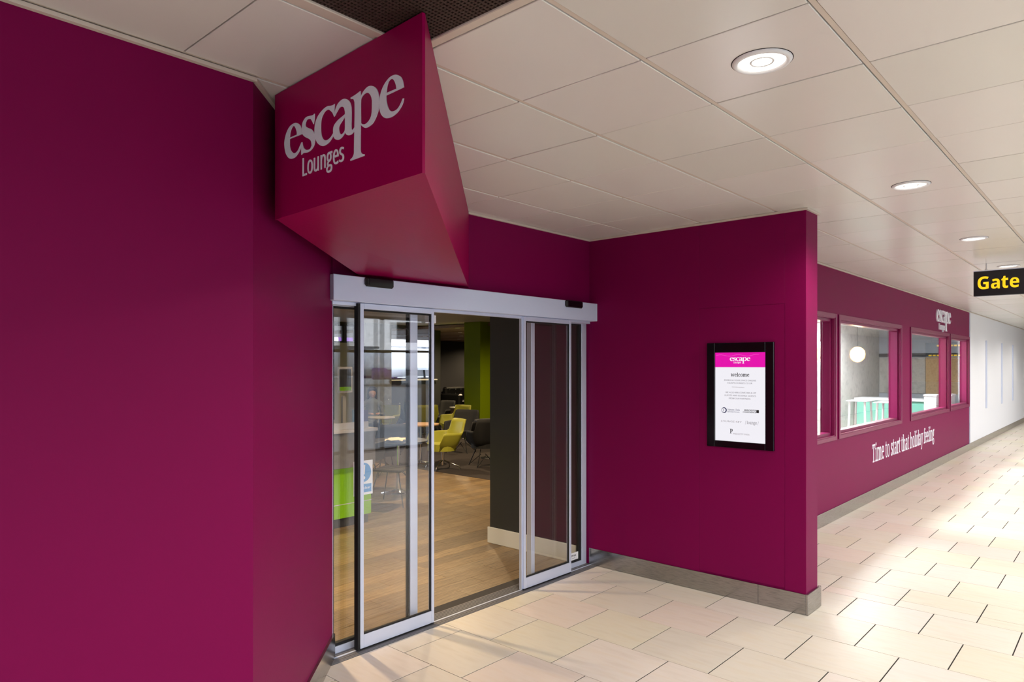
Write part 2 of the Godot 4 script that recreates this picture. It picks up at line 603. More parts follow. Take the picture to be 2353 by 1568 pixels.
# ---------------------------------------------------------------- burgundy walls
func burgundy_walls() -> void:
	structure("wall_left", Vector3(-5, 0, WALLZ - 0.2), Vector3(1.338, CEIL - 0.012, WALLZ), M.wine, "large plain burgundy wall filling the left of the picture")
	var s := shell("wall_splay", "burgundy wall set at an angle between the large left wall and the glass door")
	var st := start()
	prism(st, PackedVector2Array([Vector2(1.338, WALLZ), Vector2(2.41, DOORZ), Vector2(2.41, DOORZ - 0.2), Vector2(1.338, DOORZ - 0.2)]), 0, CEIL - 0.012)
	part("face", st, M.wine, s)
	# entrance wall above the door
	structure("wall_entrance", Vector3(2.0, 2.3, DOORZ - 0.22), Vector3(WING + 0.02, CEIL - 0.012, DOORZ), M.wine, "burgundy wall above the door header")
	# projecting wall: framing boards round a slightly recessed access panel
	var w := shell("wall_projecting", "burgundy wall jutting out beside the door and carrying the lit display")
	var e := -1.752
	piece("core", Vector3(WING + 0.006, 0, DOORZ - 0.1), Vector3(5.345, CEIL - 0.012, e), M.wine, w, 0.003)
	piece("board", Vector3(WING, 0.14, DOORZ), Vector3(WING + 0.007, CEIL - 0.012, -2.584), M.wine, w, 0.001)
	piece("board", Vector3(WING, 0.14, -1.903), Vector3(WING + 0.007, CEIL - 0.012, e), M.wine, w, 0.001)
	piece("board", Vector3(WING, 2.255, -2.5836), Vector3(WING + 0.007, CEIL - 0.012, -1.9034), M.wine, w, 0.001)
	piece("access_panel", Vector3(WING + 0.0005, 0.162, -2.5828), Vector3(WING + 0.0065, 2.2538, -1.9042), M.wine, w, 0.001)
	# corridor wall with window openings
	var r := shell("wall_right", "burgundy corridor wall with four windows beyond the projecting wall")
	var y0 := 0.97
	var y1 := 2.36
	piece("lower_wall", Vector3(5.36, 0, WALLZ - 0.16), Vector3(17.32, y0, WALLZ), M.wine, r)
	piece("upper_wall", Vector3(5.36, y1, WALLZ - 0.16), Vector3(17.32, CEIL - 0.012, WALLZ), M.wine, r)
	for p in [[5.36, 5.9], [8.47, 8.652], [11.52, 12.17], [15.12, 15.305], [17.25, 17.32]]:
		piece("pier", Vector3(p[0], y0, WALLZ - 0.16), Vector3(p[1], y1, WALLZ), M.wine, r)
	var wh := shell("wall_white", "white wall further along the corridor")
	piece("lower_wall", Vector3(17.32, 0, WALLZ - 0.2), Vector3(36, CEIL - 0.012, WALLZ + 0.01), M.white_wall, wh)
	for x in [19.44, 22.0, 24.2]:
		piece("strip", Vector3(x - 0.05, 0.8, WALLZ + 0.01), Vector3(x + 0.05, 2.38, WALLZ + 0.035), M.alu, wh, 0.004)
	piece("edge_strip", Vector3(17.3, 0.15, WALLZ), Vector3(17.33, CEIL - 0.012, WALLZ + 0.018), M.alu, wh)
	var we := shell("wall_end", "boarded end wall of the corridor with plywood hoarding")
	piece("wall", Vector3(36, 0, -2.8), Vector3(36.2, 3.1, 2.6), M.white_wall, we)
	piece("dark_rail", Vector3(35.93, 2.1, -2.57), Vector3(36, 2.24, 2.38), M.charcoal, we, 0.004)
	for k in 4:
		piece("plywood_panel", Vector3(35.96, 1.06, -2.55 + k * 1.22), Vector3(36, 2.09, -1.34 + k * 1.22), M.ply, we, 0.004)
		piece("pale_panel", Vector3(35.95, 0.02, -2.55 + k * 1.22), Vector3(36, 1.05, -1.34 + k * 1.22), M.pale_board, we, 0.004)
	var wr := shell("wall_rear", "glazed near end of the corridor behind the camera")
	piece("sill_wall", Vector3(-5.2, 0, -2.8), Vector3(-5, 0.3, 2.6), M.white_wall, wr)
	piece("head_wall", Vector3(-5.2, 2.75, -2.8), Vector3(-5, 3.1, 2.6), M.white_wall, wr)
	for z in [-2.8, -1.1, 0.6, 2.3]: piece("pier", Vector3(-5.2, 0.3, z), Vector3(-5, 2.75, z + 0.25), M.white_wall, wr)
	piece("pane", Vector3(-5.09, 0.3, -2.6), Vector3(-5.08, 2.75, 2.4), M.glass, wr)
	# stainless skirtings
	var b := shell("baseboard_projecting", "stainless steel skirting round the projecting wall")
	var joint := -2.1
	piece("kick_plate", Vector3(WING - 0.013, 0.002, -3.655), Vector3(WING, 0.15, joint - 0.001), M.steel, b, 0.0015)
	piece("kick_plate", Vector3(WING - 0.013, 0.002, joint + 0.001), Vector3(WING, 0.15, e), M.steel, b, 0.0015)
	piece("end_plate", Vector3(WING - 0.013, 0.002, e), Vector3(5.375, 0.152, e + 0.018), M.steel, b, 0.002)
	piece("back_plate", Vector3(5.345, 0.002, WALLZ), Vector3(5.36, 0.15, e), M.steel, b)
	var rb := shell("baseboard_right", "grey steel skirting along the corridor wall")
	var x := 5.36
	while x < 35.9:
		var nx := minf(x + 2.42, 36)
		piece("kick_plate", Vector3(x, 0.002, WALLZ), Vector3(nx - 0.003, 0.15, WALLZ + 0.014), M.steel, rb, 0.0015)
		x = nx
	var sb := shell("baseboard_left", "steel skirting at the foot of the angled and left walls")
	st = start()
	var nrm := Vector2(1, 1).normalized() * 0.016
	prism(st, PackedVector2Array([Vector2(1.338, WALLZ), Vector2(2.41, DOORZ), Vector2(2.41, DOORZ) + nrm, Vector2(1.345, WALLZ + 0.016)]), 0.002, 0.15)
	part("kick_plate", st, M.steel, sb)
	piece("kick_plate", Vector3(-5, 0.002, WALLZ), Vector3(1.34, 0.15, WALLZ + 0.016), M.steel, sb)
	# cream wall angle where the walls meet the ceiling
	var t := shell("trim_1", "thin cream ceiling angle along the top of the burgundy walls")
	var y := CEIL - 0.016
	piece("angle", Vector3(-5, y, WALLZ - 0.01), Vector3(1.345, CEIL - 0.002, WALLZ + 0.02), M.rail, t)
	st = start()
	prism(st, PackedVector2Array([Vector2(1.338, WALLZ), Vector2(2.41, DOORZ), Vector2(2.42, DOORZ + 0.012), Vector2(1.348, WALLZ + 0.014)]), y, CEIL - 0.002)
	part("angle", st, M.rail, t)
	piece("angle", Vector3(2.41, y, DOORZ - 0.01), Vector3(WING, CEIL - 0.002, DOORZ + 0.016), M.rail, t)
	piece("angle", Vector3(WING - 0.016, y, DOORZ), Vector3(WING + 0.01, CEIL - 0.002, e + 0.016), M.rail, t)
	piece("angle", Vector3(WING, y, e - 0.01), Vector3(5.362, CEIL - 0.002, e + 0.016), M.rail, t)
	piece("angle", Vector3(5.36, y, WALLZ - 0.01), Vector3(36, CEIL - 0.002, WALLZ + 0.02), M.rail, t)

# ---------------------------------------------------------------- window side of the corridor, behind the camera
func opposite_side() -> void:
	var z0 := 2.4
	var z1 := 2.62
	var w := shell("wall_opposite", "window wall along the other side of the corridor")
	piece("solid_wall", Vector3(-5, 0, z0), Vector3(-3.9, 3.06, z1), M.white_wall, w)
	piece("sill_wall", Vector3(-3.9, 0, z0), Vector3(25.8, 0.3, z1), M.white_wall, w)
	piece("head_wall", Vector3(-3.9, 2.66, z0), Vector3(25.8, 3.06, z1), M.white_wall, w)
	piece("far_wall", Vector3(25.8, 0, z0), Vector3(36, 3.06, z1), M.white_wall, w)
	var n := 1
	var x := -3.9
	while x < 25.0:
		piece("pier", Vector3(x, 0.3, z0), Vector3(x + 0.44, 2.66, z1), M.white_wall, w)
		var a := x + 0.44
		var b := minf(x + 3.3, 36)
		var o := shell("window_%d" % n, "tall corridor window with dark frame looking over the apron")
		var st := start()
		for m in [a, a + (b - a) / 3.0, a + 2.0 * (b - a) / 3.0, b - 0.05]:
			box(st, Vector3(m, 0.3, z0 + 0.06), Vector3(m + 0.05, 2.66, z0 + 0.13))
		for y in [0.3, 2.02, 2.61]:
			box(st, Vector3(a, y, z0 + 0.065), Vector3(b, y + 0.05, z0 + 0.125))
		part("frame", st, M.charcoal, o)
		piece("pane", Vector3(a, 0.32, z0 + 0.09), Vector3(b, 2.64, z0 + 0.1), M.glass, o)
		n += 1
		x += 3.3

# ---------------------------------------------------------------- sliding door
func frame_of(st: SurfaceTool, x0: float, x1: float, y0: float, y1: float, z0: float, z1: float, l: float, r: float, b: float, t: float) -> void:
	box(st, Vector3(x0, y0, z0), Vector3(x0 + l, y1, z1), 0.002)
	box(st, Vector3(x1 - r, y0, z0), Vector3(x1, y1, z1), 0.002)
	box(st, Vector3(x0 + l, y0, z0), Vector3(x1 - r, y0 + b, z1), 0.002)
	box(st, Vector3(x0 + l, y1 - t, z0), Vector3(x1 - r, y1, z1), 0.002)

func entrance() -> void:
	var h := thing("door_header", "pale aluminium door header housing above the sliding glass doors", "door header", Vector3(2.36, 2.195, DOORZ))
	piece("housing", Vector3(0, 0.0, 0.0), Vector3(WING - 2.36, 0.157, 0.088), M.alu_face, h, 0.003)
	piece("lower_lip", Vector3(0.03, -0.022, 0.0), Vector3(WING - 2.36 - 0.03, 0.0, 0.03), M.alu, h, 0.002)
	for sx in [[0.222, 0.443], [2.268, 2.504]]:
		var st := start()
		box(st, Vector3(sx[0], 0.1, 0.08), Vector3(sx[1], 0.16, 0.112), 0.012)
		var o := part("sensor", st, M.black, h)
		o.set_meta("label", "small black motion sensor on the header")
		piece("sensor_lens", Vector3(sx[0] + 0.02, 0.106, 0.1125), Vector3(sx[1] - 0.02, 0.15, 0.114), M.gloss_black, o)
	var leaves := [["door_1", 2.58, 3.197, "left sliding glass leaf in slim pale aluminium frame"], ["door_2", 4.145, 4.77, "right sliding glass leaf in slim pale aluminium frame"]]
	for d in leaves:
		var o := shell(d[0], d[3])
		var st := start()
		frame_of(st, d[1], d[2], 0.014, 2.192, -3.645, -3.61, 0.027, 0.024, 0.083, 0.036)
		part("frame", st, M.alu, o)
		st = start()
		frame_of(st, d[1] + 0.026, d[2] - 0.023, 0.096, 2.157, -3.636, -3.617, 0.006, 0.006, 0.01, 0.012)
		part("gasket", st, M.rubber, o)
		piece("pane", Vector3(d[1] + 0.03, 0.1, -3.632), Vector3(d[2] - 0.027, 2.15, -3.622), M.glass, o)
		piece("bottom_seal", Vector3(d[1], 0.004, -3.64), Vector3(d[2], 0.014, -3.614), M.rubber, o)
		if d[0] == "door_1":
			piece("edge_seal", Vector3(d[1] - 0.018, 0.008, -3.65), Vector3(d[1], 2.19, -3.612), M.rubber, o)
		else:
			piece("edge_seal", Vector3(d[1] - 0.012, 0.008, -3.65), Vector3(d[1], 2.19, -3.625), M.alu, o)
	var fixed := [["window_21", 2.405, 3.115, 0.03, 0.066, "fixed glass side screen behind the left leaf"], ["window_22", 4.33, 5.1, 0.044, 0.07, "fixed glass side screen behind the right leaf"]]
	for d in fixed:
		var o := shell(d[0], d[5])
		var st := start()
		frame_of(st, d[1], d[2], 0.0, 2.21, -3.74, -3.69, d[3], d[4], 0.045, 0.04)
		part("frame", st, M.alu, o)
		st = start()
		frame_of(st, d[1] + d[3] - 0.002, d[2] - d[4] + 0.002, 0.044, 2.172, -3.73, -3.698, 0.012, 0.034 if d[0] == "window_22" else 0.012, 0.02, 0.014)
		part("gasket", st, M.rubber, o)
		piece("pane", Vector3(d[1] + d[3], 0.05, -3.719), Vector3(d[2] - d[4], 2.17, -3.709), M.glass, o)
		if d[0] == "window_21": piece("sensor_bracket", Vector3(3.235, 2.1, -3.76), Vector3(3.3, 2.16, -3.705), M.white, o, 0.004)
	var tr := thing("threshold_strip", "grooved grey metal threshold strip under the sliding doors", "threshold", Vector3(2.3, 0, DOORZ))
	var st := start()
	box(st, Vector3(0, -0.01, -0.1), Vector3(WING - 2.3, 0.002, 0.088))
	part("plate", st, M.steel_dull if M.has("steel_dull") else mat([128, 126, 128], 0.5, 0.4), tr)
	st = start()
	for k in 9:
		var z := -0.09 + k * 0.02
		box(st, Vector3(0.005, 0.002, z), Vector3(WING - 2.31, 0.0045, z + 0.01))
	part("ridges", st, mat([120, 118, 122], 0.45, 0.5), tr)
	piece("guide_rail", Vector3(0.005, 0.002, 0.018), Vector3(WING - 2.31, 0.006, 0.03), M.alu, tr)
	piece("inner_mat", Vector3(0.1, -0.01, -0.2), Vector3(WING - 2.31, 0.001, -0.1), mat([66, 62, 60], 0.9), tr)
	# notices stuck to the glass
	var k := thing("door_notice", "white notice with pale blue exclamation mark circle on the left glass screen", "notice", Vector3(2.596, 0.96, -3.7075))
	var blue := mat([120, 168, 214], 0.5)
	piece("sheet", Vector3(0, 0, 0), Vector3(0.149, 0.222, 0.0012), M.white, k)
	st = start()
	var ring := PackedVector2Array()
	for i in 32: ring.append(Vector2(0.078 + 0.058 * cos(TAU * i / 32), 0.146 + 0.062 * sin(TAU * i / 32)))
	prism(st, ring, 0.0, 0.0006, Transform3D(Basis(Vector3.RIGHT, Vector3.BACK, Vector3.UP), Vector3(0, 0, 0.0012)))
	part("disc", st, blue, k)
	piece("band", Vector3(0.01, 0.016, 0.0012), Vector3(0.139, 0.07, 0.0018), blue, k)
	text("mark", "!", "Droid Sans", true, face(Vector3.RIGHT, Vector3(0, 0, 0.0018)), Rect2(0.066, 0.1, 0.024, 0.094), M.white, k, 0.0006)
	text("words", "Keep clear", "Droid Sans", true, face(Vector3.RIGHT, Vector3(0, 0, 0.0018)), Rect2(0.018, 0.032, 0.112, 0.022), M.white, k, 0.0006)
	k = thing("door_label", "small white asset label low on the right glass screen", "label", Vector3(4.873, 0.063, -3.7075))
	piece("sheet", Vector3(0, 0, 0), Vector3(0.142, 0.066, 0.001), M.white, k)
	text("code", "BYYY1AA", "Droid Sans", true, face(Vector3.RIGHT, Vector3(0, 0, 0.001)), Rect2(0.016, 0.032, 0.076, 0.016), M.black, k, 0.0005)
	piece("line", Vector3(0.03, 0.016, 0.001), Vector3(0.08, 0.02, 0.0014), mat([150, 150, 160], 0.5), k)

# ---------------------------------------------------------------- windows of the burgundy corridor wall
func corridor_windows() -> void:
	var n := 23
	for d in [[5.9, 8.47], [8.652, 11.52], [12.17, 15.12], [15.305, 17.25]]:
		var o := shell("window_%d" % n, "interior window in a burgundy frame looking into the bar room")
		n += 1
		var st := start()
		frame_of(st, d[0], d[1], 0.97, 2.36, WALLZ - 0.12, WALLZ - 0.03, 0.06, 0.06, 0.05, 0.05)
		part("frame", st, M.wine_gloss, o)
		st = start()
		frame_of(st, d[0] - 0.05, d[1] + 0.05, 0.93, 2.4, WALLZ, WALLZ + 0.014, 0.05, 0.05, 0.045, 0.045)
		part("architrave", st, M.wine_gloss, o)
		st = start()
		frame_of(st, d[0], d[1], 0.965, 2.365, WALLZ - 0.03, WALLZ + 0.006, 0.022, 0.022, 0.022, 0.022)
		part("bead", st, M.wine_gloss, o)
		piece("pane", Vector3(d[0] + 0.06, 1.02, WALLZ - 0.08), Vector3(d[1] - 0.06, 2.31, WALLZ - 0.07), M.glass, o)
	var s := thing("wall_slogan", "white serif lettering about a holiday feeling on the lower corridor wall", "lettering", Vector3(10.02, 0.6, WALLZ))
	text("words", "Time to start that holiday feeling", "Droid Serif", false, face(Vector3.RIGHT, Vector3.ZERO), Rect2(0, -0.175, 3.83, 0.335), M.letter, s, 0.004)
	var l := thing("wall_logo", "white raised company word mark above the third corridor window", "lettering", Vector3(14.0, 2.58, WALLZ))
	logo(face(Vector3.RIGHT, Vector3.ZERO, 1.55), M.letter, M.letter, l, 0.014)

# ---------------------------------------------------------------- lounge behind the door
func lounge_shell() -> void:
	var H := 2.85
	var f := shell("floor_lounge", "brown wood plank floor inside the lounge")
	piece("subfloor", Vector3(-3, -0.2, -22), Vector3(30, -0.01, -3.76), M.grout, f)
	var rest := start()
	var count := 0
	for i in 42:
		var z1 := -3.86 - i * 0.16
		var x := 0.4 - rng.randf() * 1.2
		while x < 7.8:
			var nx := minf(x + 1.25, 7.8)
			if x < 4.4 and nx > 4.9 and i < 6: nx = minf(nx, 5.04)
			var c := Vector3((x + nx) / 2, 0, z1 - 0.08)
			if in_frame(c, 60.0) and count < 250 and seen_at(c).x < 1260 and seen_at(c).x > 700:
				piece("plank", Vector3(x + 0.0008, -0.01, z1 - 0.1592), Vector3(nx - 0.0008, rng.randf_range(-0.0003, 0.0003), z1), M.plank[rng.randi() % 5], f, 0.001)
				count += 1
			else:
				box(rest, Vector3(x + 0.0008, -0.01, z1 - 0.1592), Vector3(nx - 0.0008, 0, z1))
			x = nx
	part("far_planks", rest, M.plank[1], f).set_meta("kind", "stuff")
	piece("far_boards", Vector3(-3, -0.01, -14.2), Vector3(7.8, -0.001, -10.6), M.plank[3], f)
	structure("floor_carpet", Vector3(7.8, -0.01, -22), Vector3(30, 0.004, -3.76), M.carpet, "dark patterned carpet of the lounge")
	# ceiling: pale plain part, then timber slats
	structure("ceiling_lounge", Vector3(-3, H, -20.4), Vector3(30, H + 0.3, -3.88), M.cream, "pale plain ceiling of the lounge")
	var sl := shell("trim_3", "timber slat ceiling over the seating area")
	piece("dark_backing", Vector3(12.8, H - 0.012, -20.2), Vector3(29.8, H - 0.004, -5.0), M.dark_gap, sl)
	for k in 11:
		var x := 12.0 + k * 1.6
		piece("slat", Vector3(x, H - 0.09, -20.2), Vector3(x + 1.45, H - 0.02, -5.0), M.slat, sl)
	# walls
	structure("wall_dark", Vector3(5.056, 0, -4.86), Vector3(5.35, H, -3.76), M.charcoal, "charcoal wall just inside the right of the door")
	structure("baseboard_dark", Vector3(5.036, 0, -4.88), Vector3(5.056, 0.16, -3.76), M.skirt, "white skirting on the charcoal wall", 0.003)
	structure("wall_lounge_front", Vector3(-3, 0, -3.9), Vector3(2.2, H, -3.76), M.charcoal, "dark wall behind the entrance")
	structure("wall_lounge_side", Vector3(-3.2, 0, -22), Vector3(-3, H, -3.76), M.grey_wall, "grey side wall of the lounge")
	structure("wall_partition", Vector3(5.35, 0, -4.98), Vector3(30, H, -4.861), M.pale_board, "pale wall between bar room and lounge")
	structure("wall_far", Vector3(18.2, 0, -20.4), Vector3(30, H, -20.2), M.grey_wall, "dark grey wall at the far end of the lounge")
	structure("wall_far_side", Vector3(29.8, 0, -22), Vector3(30, H, WALLZ - 0.2), M.grey_wall, "grey wall closing the lounge")
	var wb := shell("wall_back", "dark grey return wall between the lounge windows and the far seating")
	var wst := start()
	prism(wst, PackedVector2Array([Vector2(12.64, -14.4), Vector2(18.1, -20.4), Vector2(18.4, -20.4), Vector2(12.9, -14.4)]), 0, H)
	part("face", wst, M.grey_wall, wb)
	# lime column
	structure("wall_lime", Vector3(11.73, 0, -12.15), Vector3(15.5, H, -11.6), M.lime_wall, "glossy lime green column beside the charcoal wall", 0.004)
	structure("wall_column", Vector3(10.12, 0, -14.19), Vector3(10.92, H, -13.95), M.concrete, "grey column inside the lounge", 0.004)
	# window wall of the lounge
	var w := shell("wall_lounge_windows", "window wall at the back of the lounge")
	var zb := -14.4
	var zf := -14.2
	piece("sill_wall", Vector3(-3, 0, zb), Vector3(9.3, 0.5, zf), M.grey_wall, w)
	piece("low_wall", Vector3(9.3, 0, zb), Vector3(10.92, 2.35, zf), M.white_wall, w)
	piece("low_wall", Vector3(10.92, 0, zb), Vector3(12.6, 1.4, zf), M.grey_wall, w)
	piece("head_wall", Vector3(-3, 2.8, zb), Vector3(12.8, H + 0.1, zf), M.grey_wall, w)
	piece("sill_board", Vector3(10.92, 1.4, zf - 0.06), Vector3(12.6, 1.43, zf + 0.1), M.white, w)
	piece("pier", Vector3(10.07, 2.35, zb), Vector3(10.92, 2.8, zf), M.concrete, w)
	piece("pier", Vector3(12.6, 0, zb), Vector3(12.8, 2.8, zf), M.grey_wall, w)
	var n := 40
	for d in [[-2.8, 0.2, 0.5], [0.4, 3.2, 0.5], [3.4, 6.2, 0.5], [6.4, 9.2, 0.5], [9.39, 10.07, 2.35], [10.92, 12.6, 1.43]]:
		if d[2] < 1.0: piece("pier", Vector3(d[1], 0.5, zb), Vector3(d[1] + 0.2, 2.8, zf), M.grey_wall, w)
		var o := shell("window_%d" % n, "lounge window with dark frame looking outside")
		n += 1
		var st := start()
		frame_of(st, d[0], d[1], d[2], 2.8, -14.35, -14.28, 0.04, 0.04, 0.04, 0.04)
		if d[2] < 2.0: box(st, Vector3(d[0], 2.14, -14.34), Vector3(d[1], 2.2, -14.29))
		else: box(st, Vector3(d[0] + 0.3, d[2], -14.34), Vector3(d[0] + 0.42, 2.8, -14.29))
		part("frame", st, M.charcoal, o)
		piece("pane", Vector3(d[0] + 0.03, d[2] + 0.03, -14.32), Vector3(d[1] - 0.03, 2.77, -14.31), M.glass, o)

func bar_room() -> void:
	structure("floor_bar", Vector3(5.36, -0.2, -4.861), Vector3(30, 0.0, WALLZ - 0.2), M.concrete, "grey floor of the bar room")
	structure("ceiling_bar", Vector3(5.35, 2.7, -4.861), Vector3(30, 2.95, WALLZ - 0.16), M.white, "white ceiling of the bar room")
	var e := shell("wall_bar_end", "end wall of the bar room with boards")
	piece("plaster", Vector3(19.5, 0, -4.861), Vector3(19.7, 2.7, WALLZ - 0.2), mat([176, 184, 194], 0.6), e)
	for k in 4:
		var z := -4.85 + k * 0.52
		piece("panel", Vector3(19.47, 1.1, z), Vector3(19.5, 2.0, z + 0.51), M.ply if k > 1 else M.pale_board, e, 0.003)
	piece("rail", Vector3(19.46, 2.02, -4.861), Vector3(19.5, 2.1, WALLZ - 0.2), M.charcoal, e)
	for d in [[12.94, -3.57, "glass globe pendant lamp in the second corridor window"], [12.2, -3.93, "glass globe pendant lamp partly hidden in the first corridor window"]]:
		var p := thing("pendant_lamp", d[2], "pendant lamp", Vector3(d[0], 2.7, d[1]), 0.0, "globe pendant lamps in the bar room")
		var st := start()
		lathe(st, [Vector2(0.0, -0.06), Vector2(0.03, -0.05), Vector2(0.05, 0.0), Vector2(0.0, 0.0)], 16)
		part("canopy", st, M.white, p)
		st = start()
		tube(st, [Vector3(0, -0.05, 0), Vector3(0, -0.58, 0)], 0.004)
		part("cord", st, M.black, p)
		st = start()
		var prof := []
		for k in 15:
			var a := -PI / 2 + PI * k / 14.0
			prof.append(Vector2(0.118 * cos(a) * (1.0 + 0.05 * (k % 2)), -0.71 + 0.135 * sin(a)))
		lathe(st, prof, 20, Vector3.ZERO, false)
		var amber := mat([255, 196, 120], 0.4)
		amber.transparency = BaseMaterial3D.TRANSPARENCY_ALPHA
		amber.albedo_color.a = 0.5
		part("globe", st, amber, p)
		st = start()
		var bulb := []
		for k in 9: bulb.append(Vector2(0.06 * cos(-PI / 2 + PI * k / 8.0), -0.7 + 0.07 * sin(-PI / 2 + PI * k / 8.0)))
		lathe(st, bulb, 16)
		part("bulb", st, glow([255, 240, 214], 2.2), p)
		var l := OmniLight3D.new()
		l.name = "lamp_light"
		l.light_color = Color(1, 0.86, 0.66)
		l.light_energy = 0.8
		l.light_size = 0.05
		l.omni_range = 14.0
		l.shadow_enabled = true
		l.position = Vector3(0, -0.7, 0)
		p.add_child(l)
	for k in 2:
		var a := AreaLight3D.new()
		a.name = "bar_panel_light_%d" % k
		a.area_size = Vector2(1.2, 0.6)
		a.light_energy = 15.0
		a.light_color = Color(0.94, 0.98, 1.0)
		a.area_range = 20.0
		a.shadow_enabled = true
		a.position = Vector3(9.0 + 6.0 * k, 2.685, -4.2)
		a.rotation_degrees = Vector3(-90, 0, 0)
		add_child(a)
		var t := piece("ceiling_light_panel", Vector3(8.4 + 6.0 * k, 2.688, -4.5), Vector3(9.6 + 6.0 * k, 2.7, -3.9), glow([255, 252, 246], 1.0))
		tag(t, ["flat white ceiling light panel near the first corridor windows", "flat white ceiling light panel near the far corridor windows"][k], "light panel")
	var first: Node3D = null
	for d in [[15.6, -4.25, "white bar table with slim legs seen on the left in the second window"], [15.3, -3.65, "white bar table with slim legs seen on the right in the second window"]]:
		if first == null:
			first = thing("bar_table", d[2], "bar table", Vector3(d[0], 0, d[1]), 0.0, "bar tables")
			piece("top", Vector3(-0.28, 1.05, -0.2), Vector3(0.28, 1.07, 0.2), M.white, first, 0.004)
			for s in [[-0.24, -0.16], [0.24, -0.16], [-0.24, 0.16], [0.24, 0.16]]:
				var st := start()
				tube(st, [Vector3(s[0] * 1.1, 0, s[1] * 1.1), Vector3(s[0] * 0.9, 1.05, s[1] * 0.9)], 0.022)
				part("leg", st, M.white, first)
		else:
			again(first, "bar_table", d[2], Vector3(d[0], 0, d[1]))
	var teal := mat([120, 190, 170], 0.35)
	var c := thing("bar_counter", "pale green bar counter behind the white tables", "counter", Vector3(17.6, 0, -3.95))
	piece("body", Vector3(-0.3, 0, -0.85), Vector3(0.3, 1.0, 0.85), teal, c, 0.004)
	piece("top", Vector3(-0.36, 1.0, -0.88), Vector3(0.36, 1.05, 0.88), M.white, c, 0.004)
	var cr: Node3D = null
	for d in [[16.4, -3.1, "white carton on the bar room floor under the third window"], [16.9, -2.92, "white carton standing behind the other carton in the third window"]]:
		if cr == null:
			cr = thing("carton", d[2], "carton", Vector3(d[0], 0, d[1]), 0.0, "white cartons")
			piece("body", Vector3(-0.2, 0, -0.1), Vector3(0.2, 1.16, 0.12), M.white, cr, 0.006)
			piece("lid", Vector3(-0.21, 1.16, -0.11), Vector3(0.21, 1.2, 0.13), M.white, cr, 0.006)
		else:
			again(cr, "carton", d[2], Vector3(d[0], 0, d[1]))

# ---------------------------------------------------------------- lamps of the corridor
func downlights() -> void:
	var spots := [[2.535, -1.03, "round recessed ceiling downlight nearest the camera"], [4.9, -1.04, "second round ceiling downlight, before the projecting wall's corner"], [7.34, -1.06, "third round ceiling downlight, above the first corridor window"], [9.63, -1.06, "fourth round ceiling downlight, just behind the gate sign"],
		[12.0, -1.05, "fifth downlight further down the corridor beyond the gate sign"], [14.4, -1.05, "sixth downlight well down the corridor"], [16.8, -1.05, "seventh downlight at the end of the burgundy wall"], [19.2, -1.05, "eighth downlight above the white wall"], [21.6, -1.05, "ninth downlight above the white wall's metal strips"], [24.0, -1.05, "tenth downlight near the far end of the corridor"], [28.8, -1.05, "eleventh downlight at the far end of the corridor"],
		 [-2.2, 1.05, "rear row downlight, farthest behind the camera"], [0.17, 1.05, "rear row downlight beside the camera"], [2.54, 1.05, "rear row downlight facing the door"]]
	var proto: Node3D = null
	for s in spots:
		if proto != null:
			again(proto, "downlight", s[2], Vector3(s[0], CEIL, s[1]))
			continue
		proto = thing("downlight", s[2], "downlight", Vector3(s[0], CEIL, s[1]), 0.0, "recessed downlights along the corridor")
		var st := start()
		lathe(st, [Vector2(0.084, -0.003), Vector2(0.09, -0.011), Vector2(0.1, -0.01), Vector2(0.107, -0.003), Vector2(0.107, 0.0)], 48)
		part("rim", st, M.white, proto)
		st = start()
		lathe(st, [Vector2(0.107, -0.0012), Vector2(0.11, -0.0012), Vector2(0.11, 0.0)], 48)
		part("shadow_gasket", st, M.dark_gap, proto)
		st = start()
		lathe(st, [Vector2(0.0, -0.001), Vector2(0.02, -0.001), Vector2(0.05, -0.002), Vector2(0.084, -0.003)], 32)
		part("lamp_glass", st, glow([255, 250, 240], 1.6), proto)
		st = start()
		lathe(st, [Vector2(0.036, -0.003), Vector2(0.038, -0.0055), Vector2(0.042, -0.0055), Vector2(0.044, -0.003)], 32)
		part("inner_ring", st, mat([225, 225, 225], 0.3), proto)
		var l := SpotLight3D.new()
		l.name = "lamp_beam"
		l.light_color = Color(1, 0.975, 0.93)
		l.light_energy = LAMP
		l.light_size = 0.08
		l.spot_angle = 78.0
		l.spot_angle_attenuation = 0.6
		l.spot_range = 20.0
		l.spot_attenuation = 2.0
		l.shadow_enabled = true
		l.position = Vector3(0, -0.02, 0)
		l.rotation_degrees = Vector3(-90, 0, 0)
		proto.add_child(l)

const LAMP := 1.45

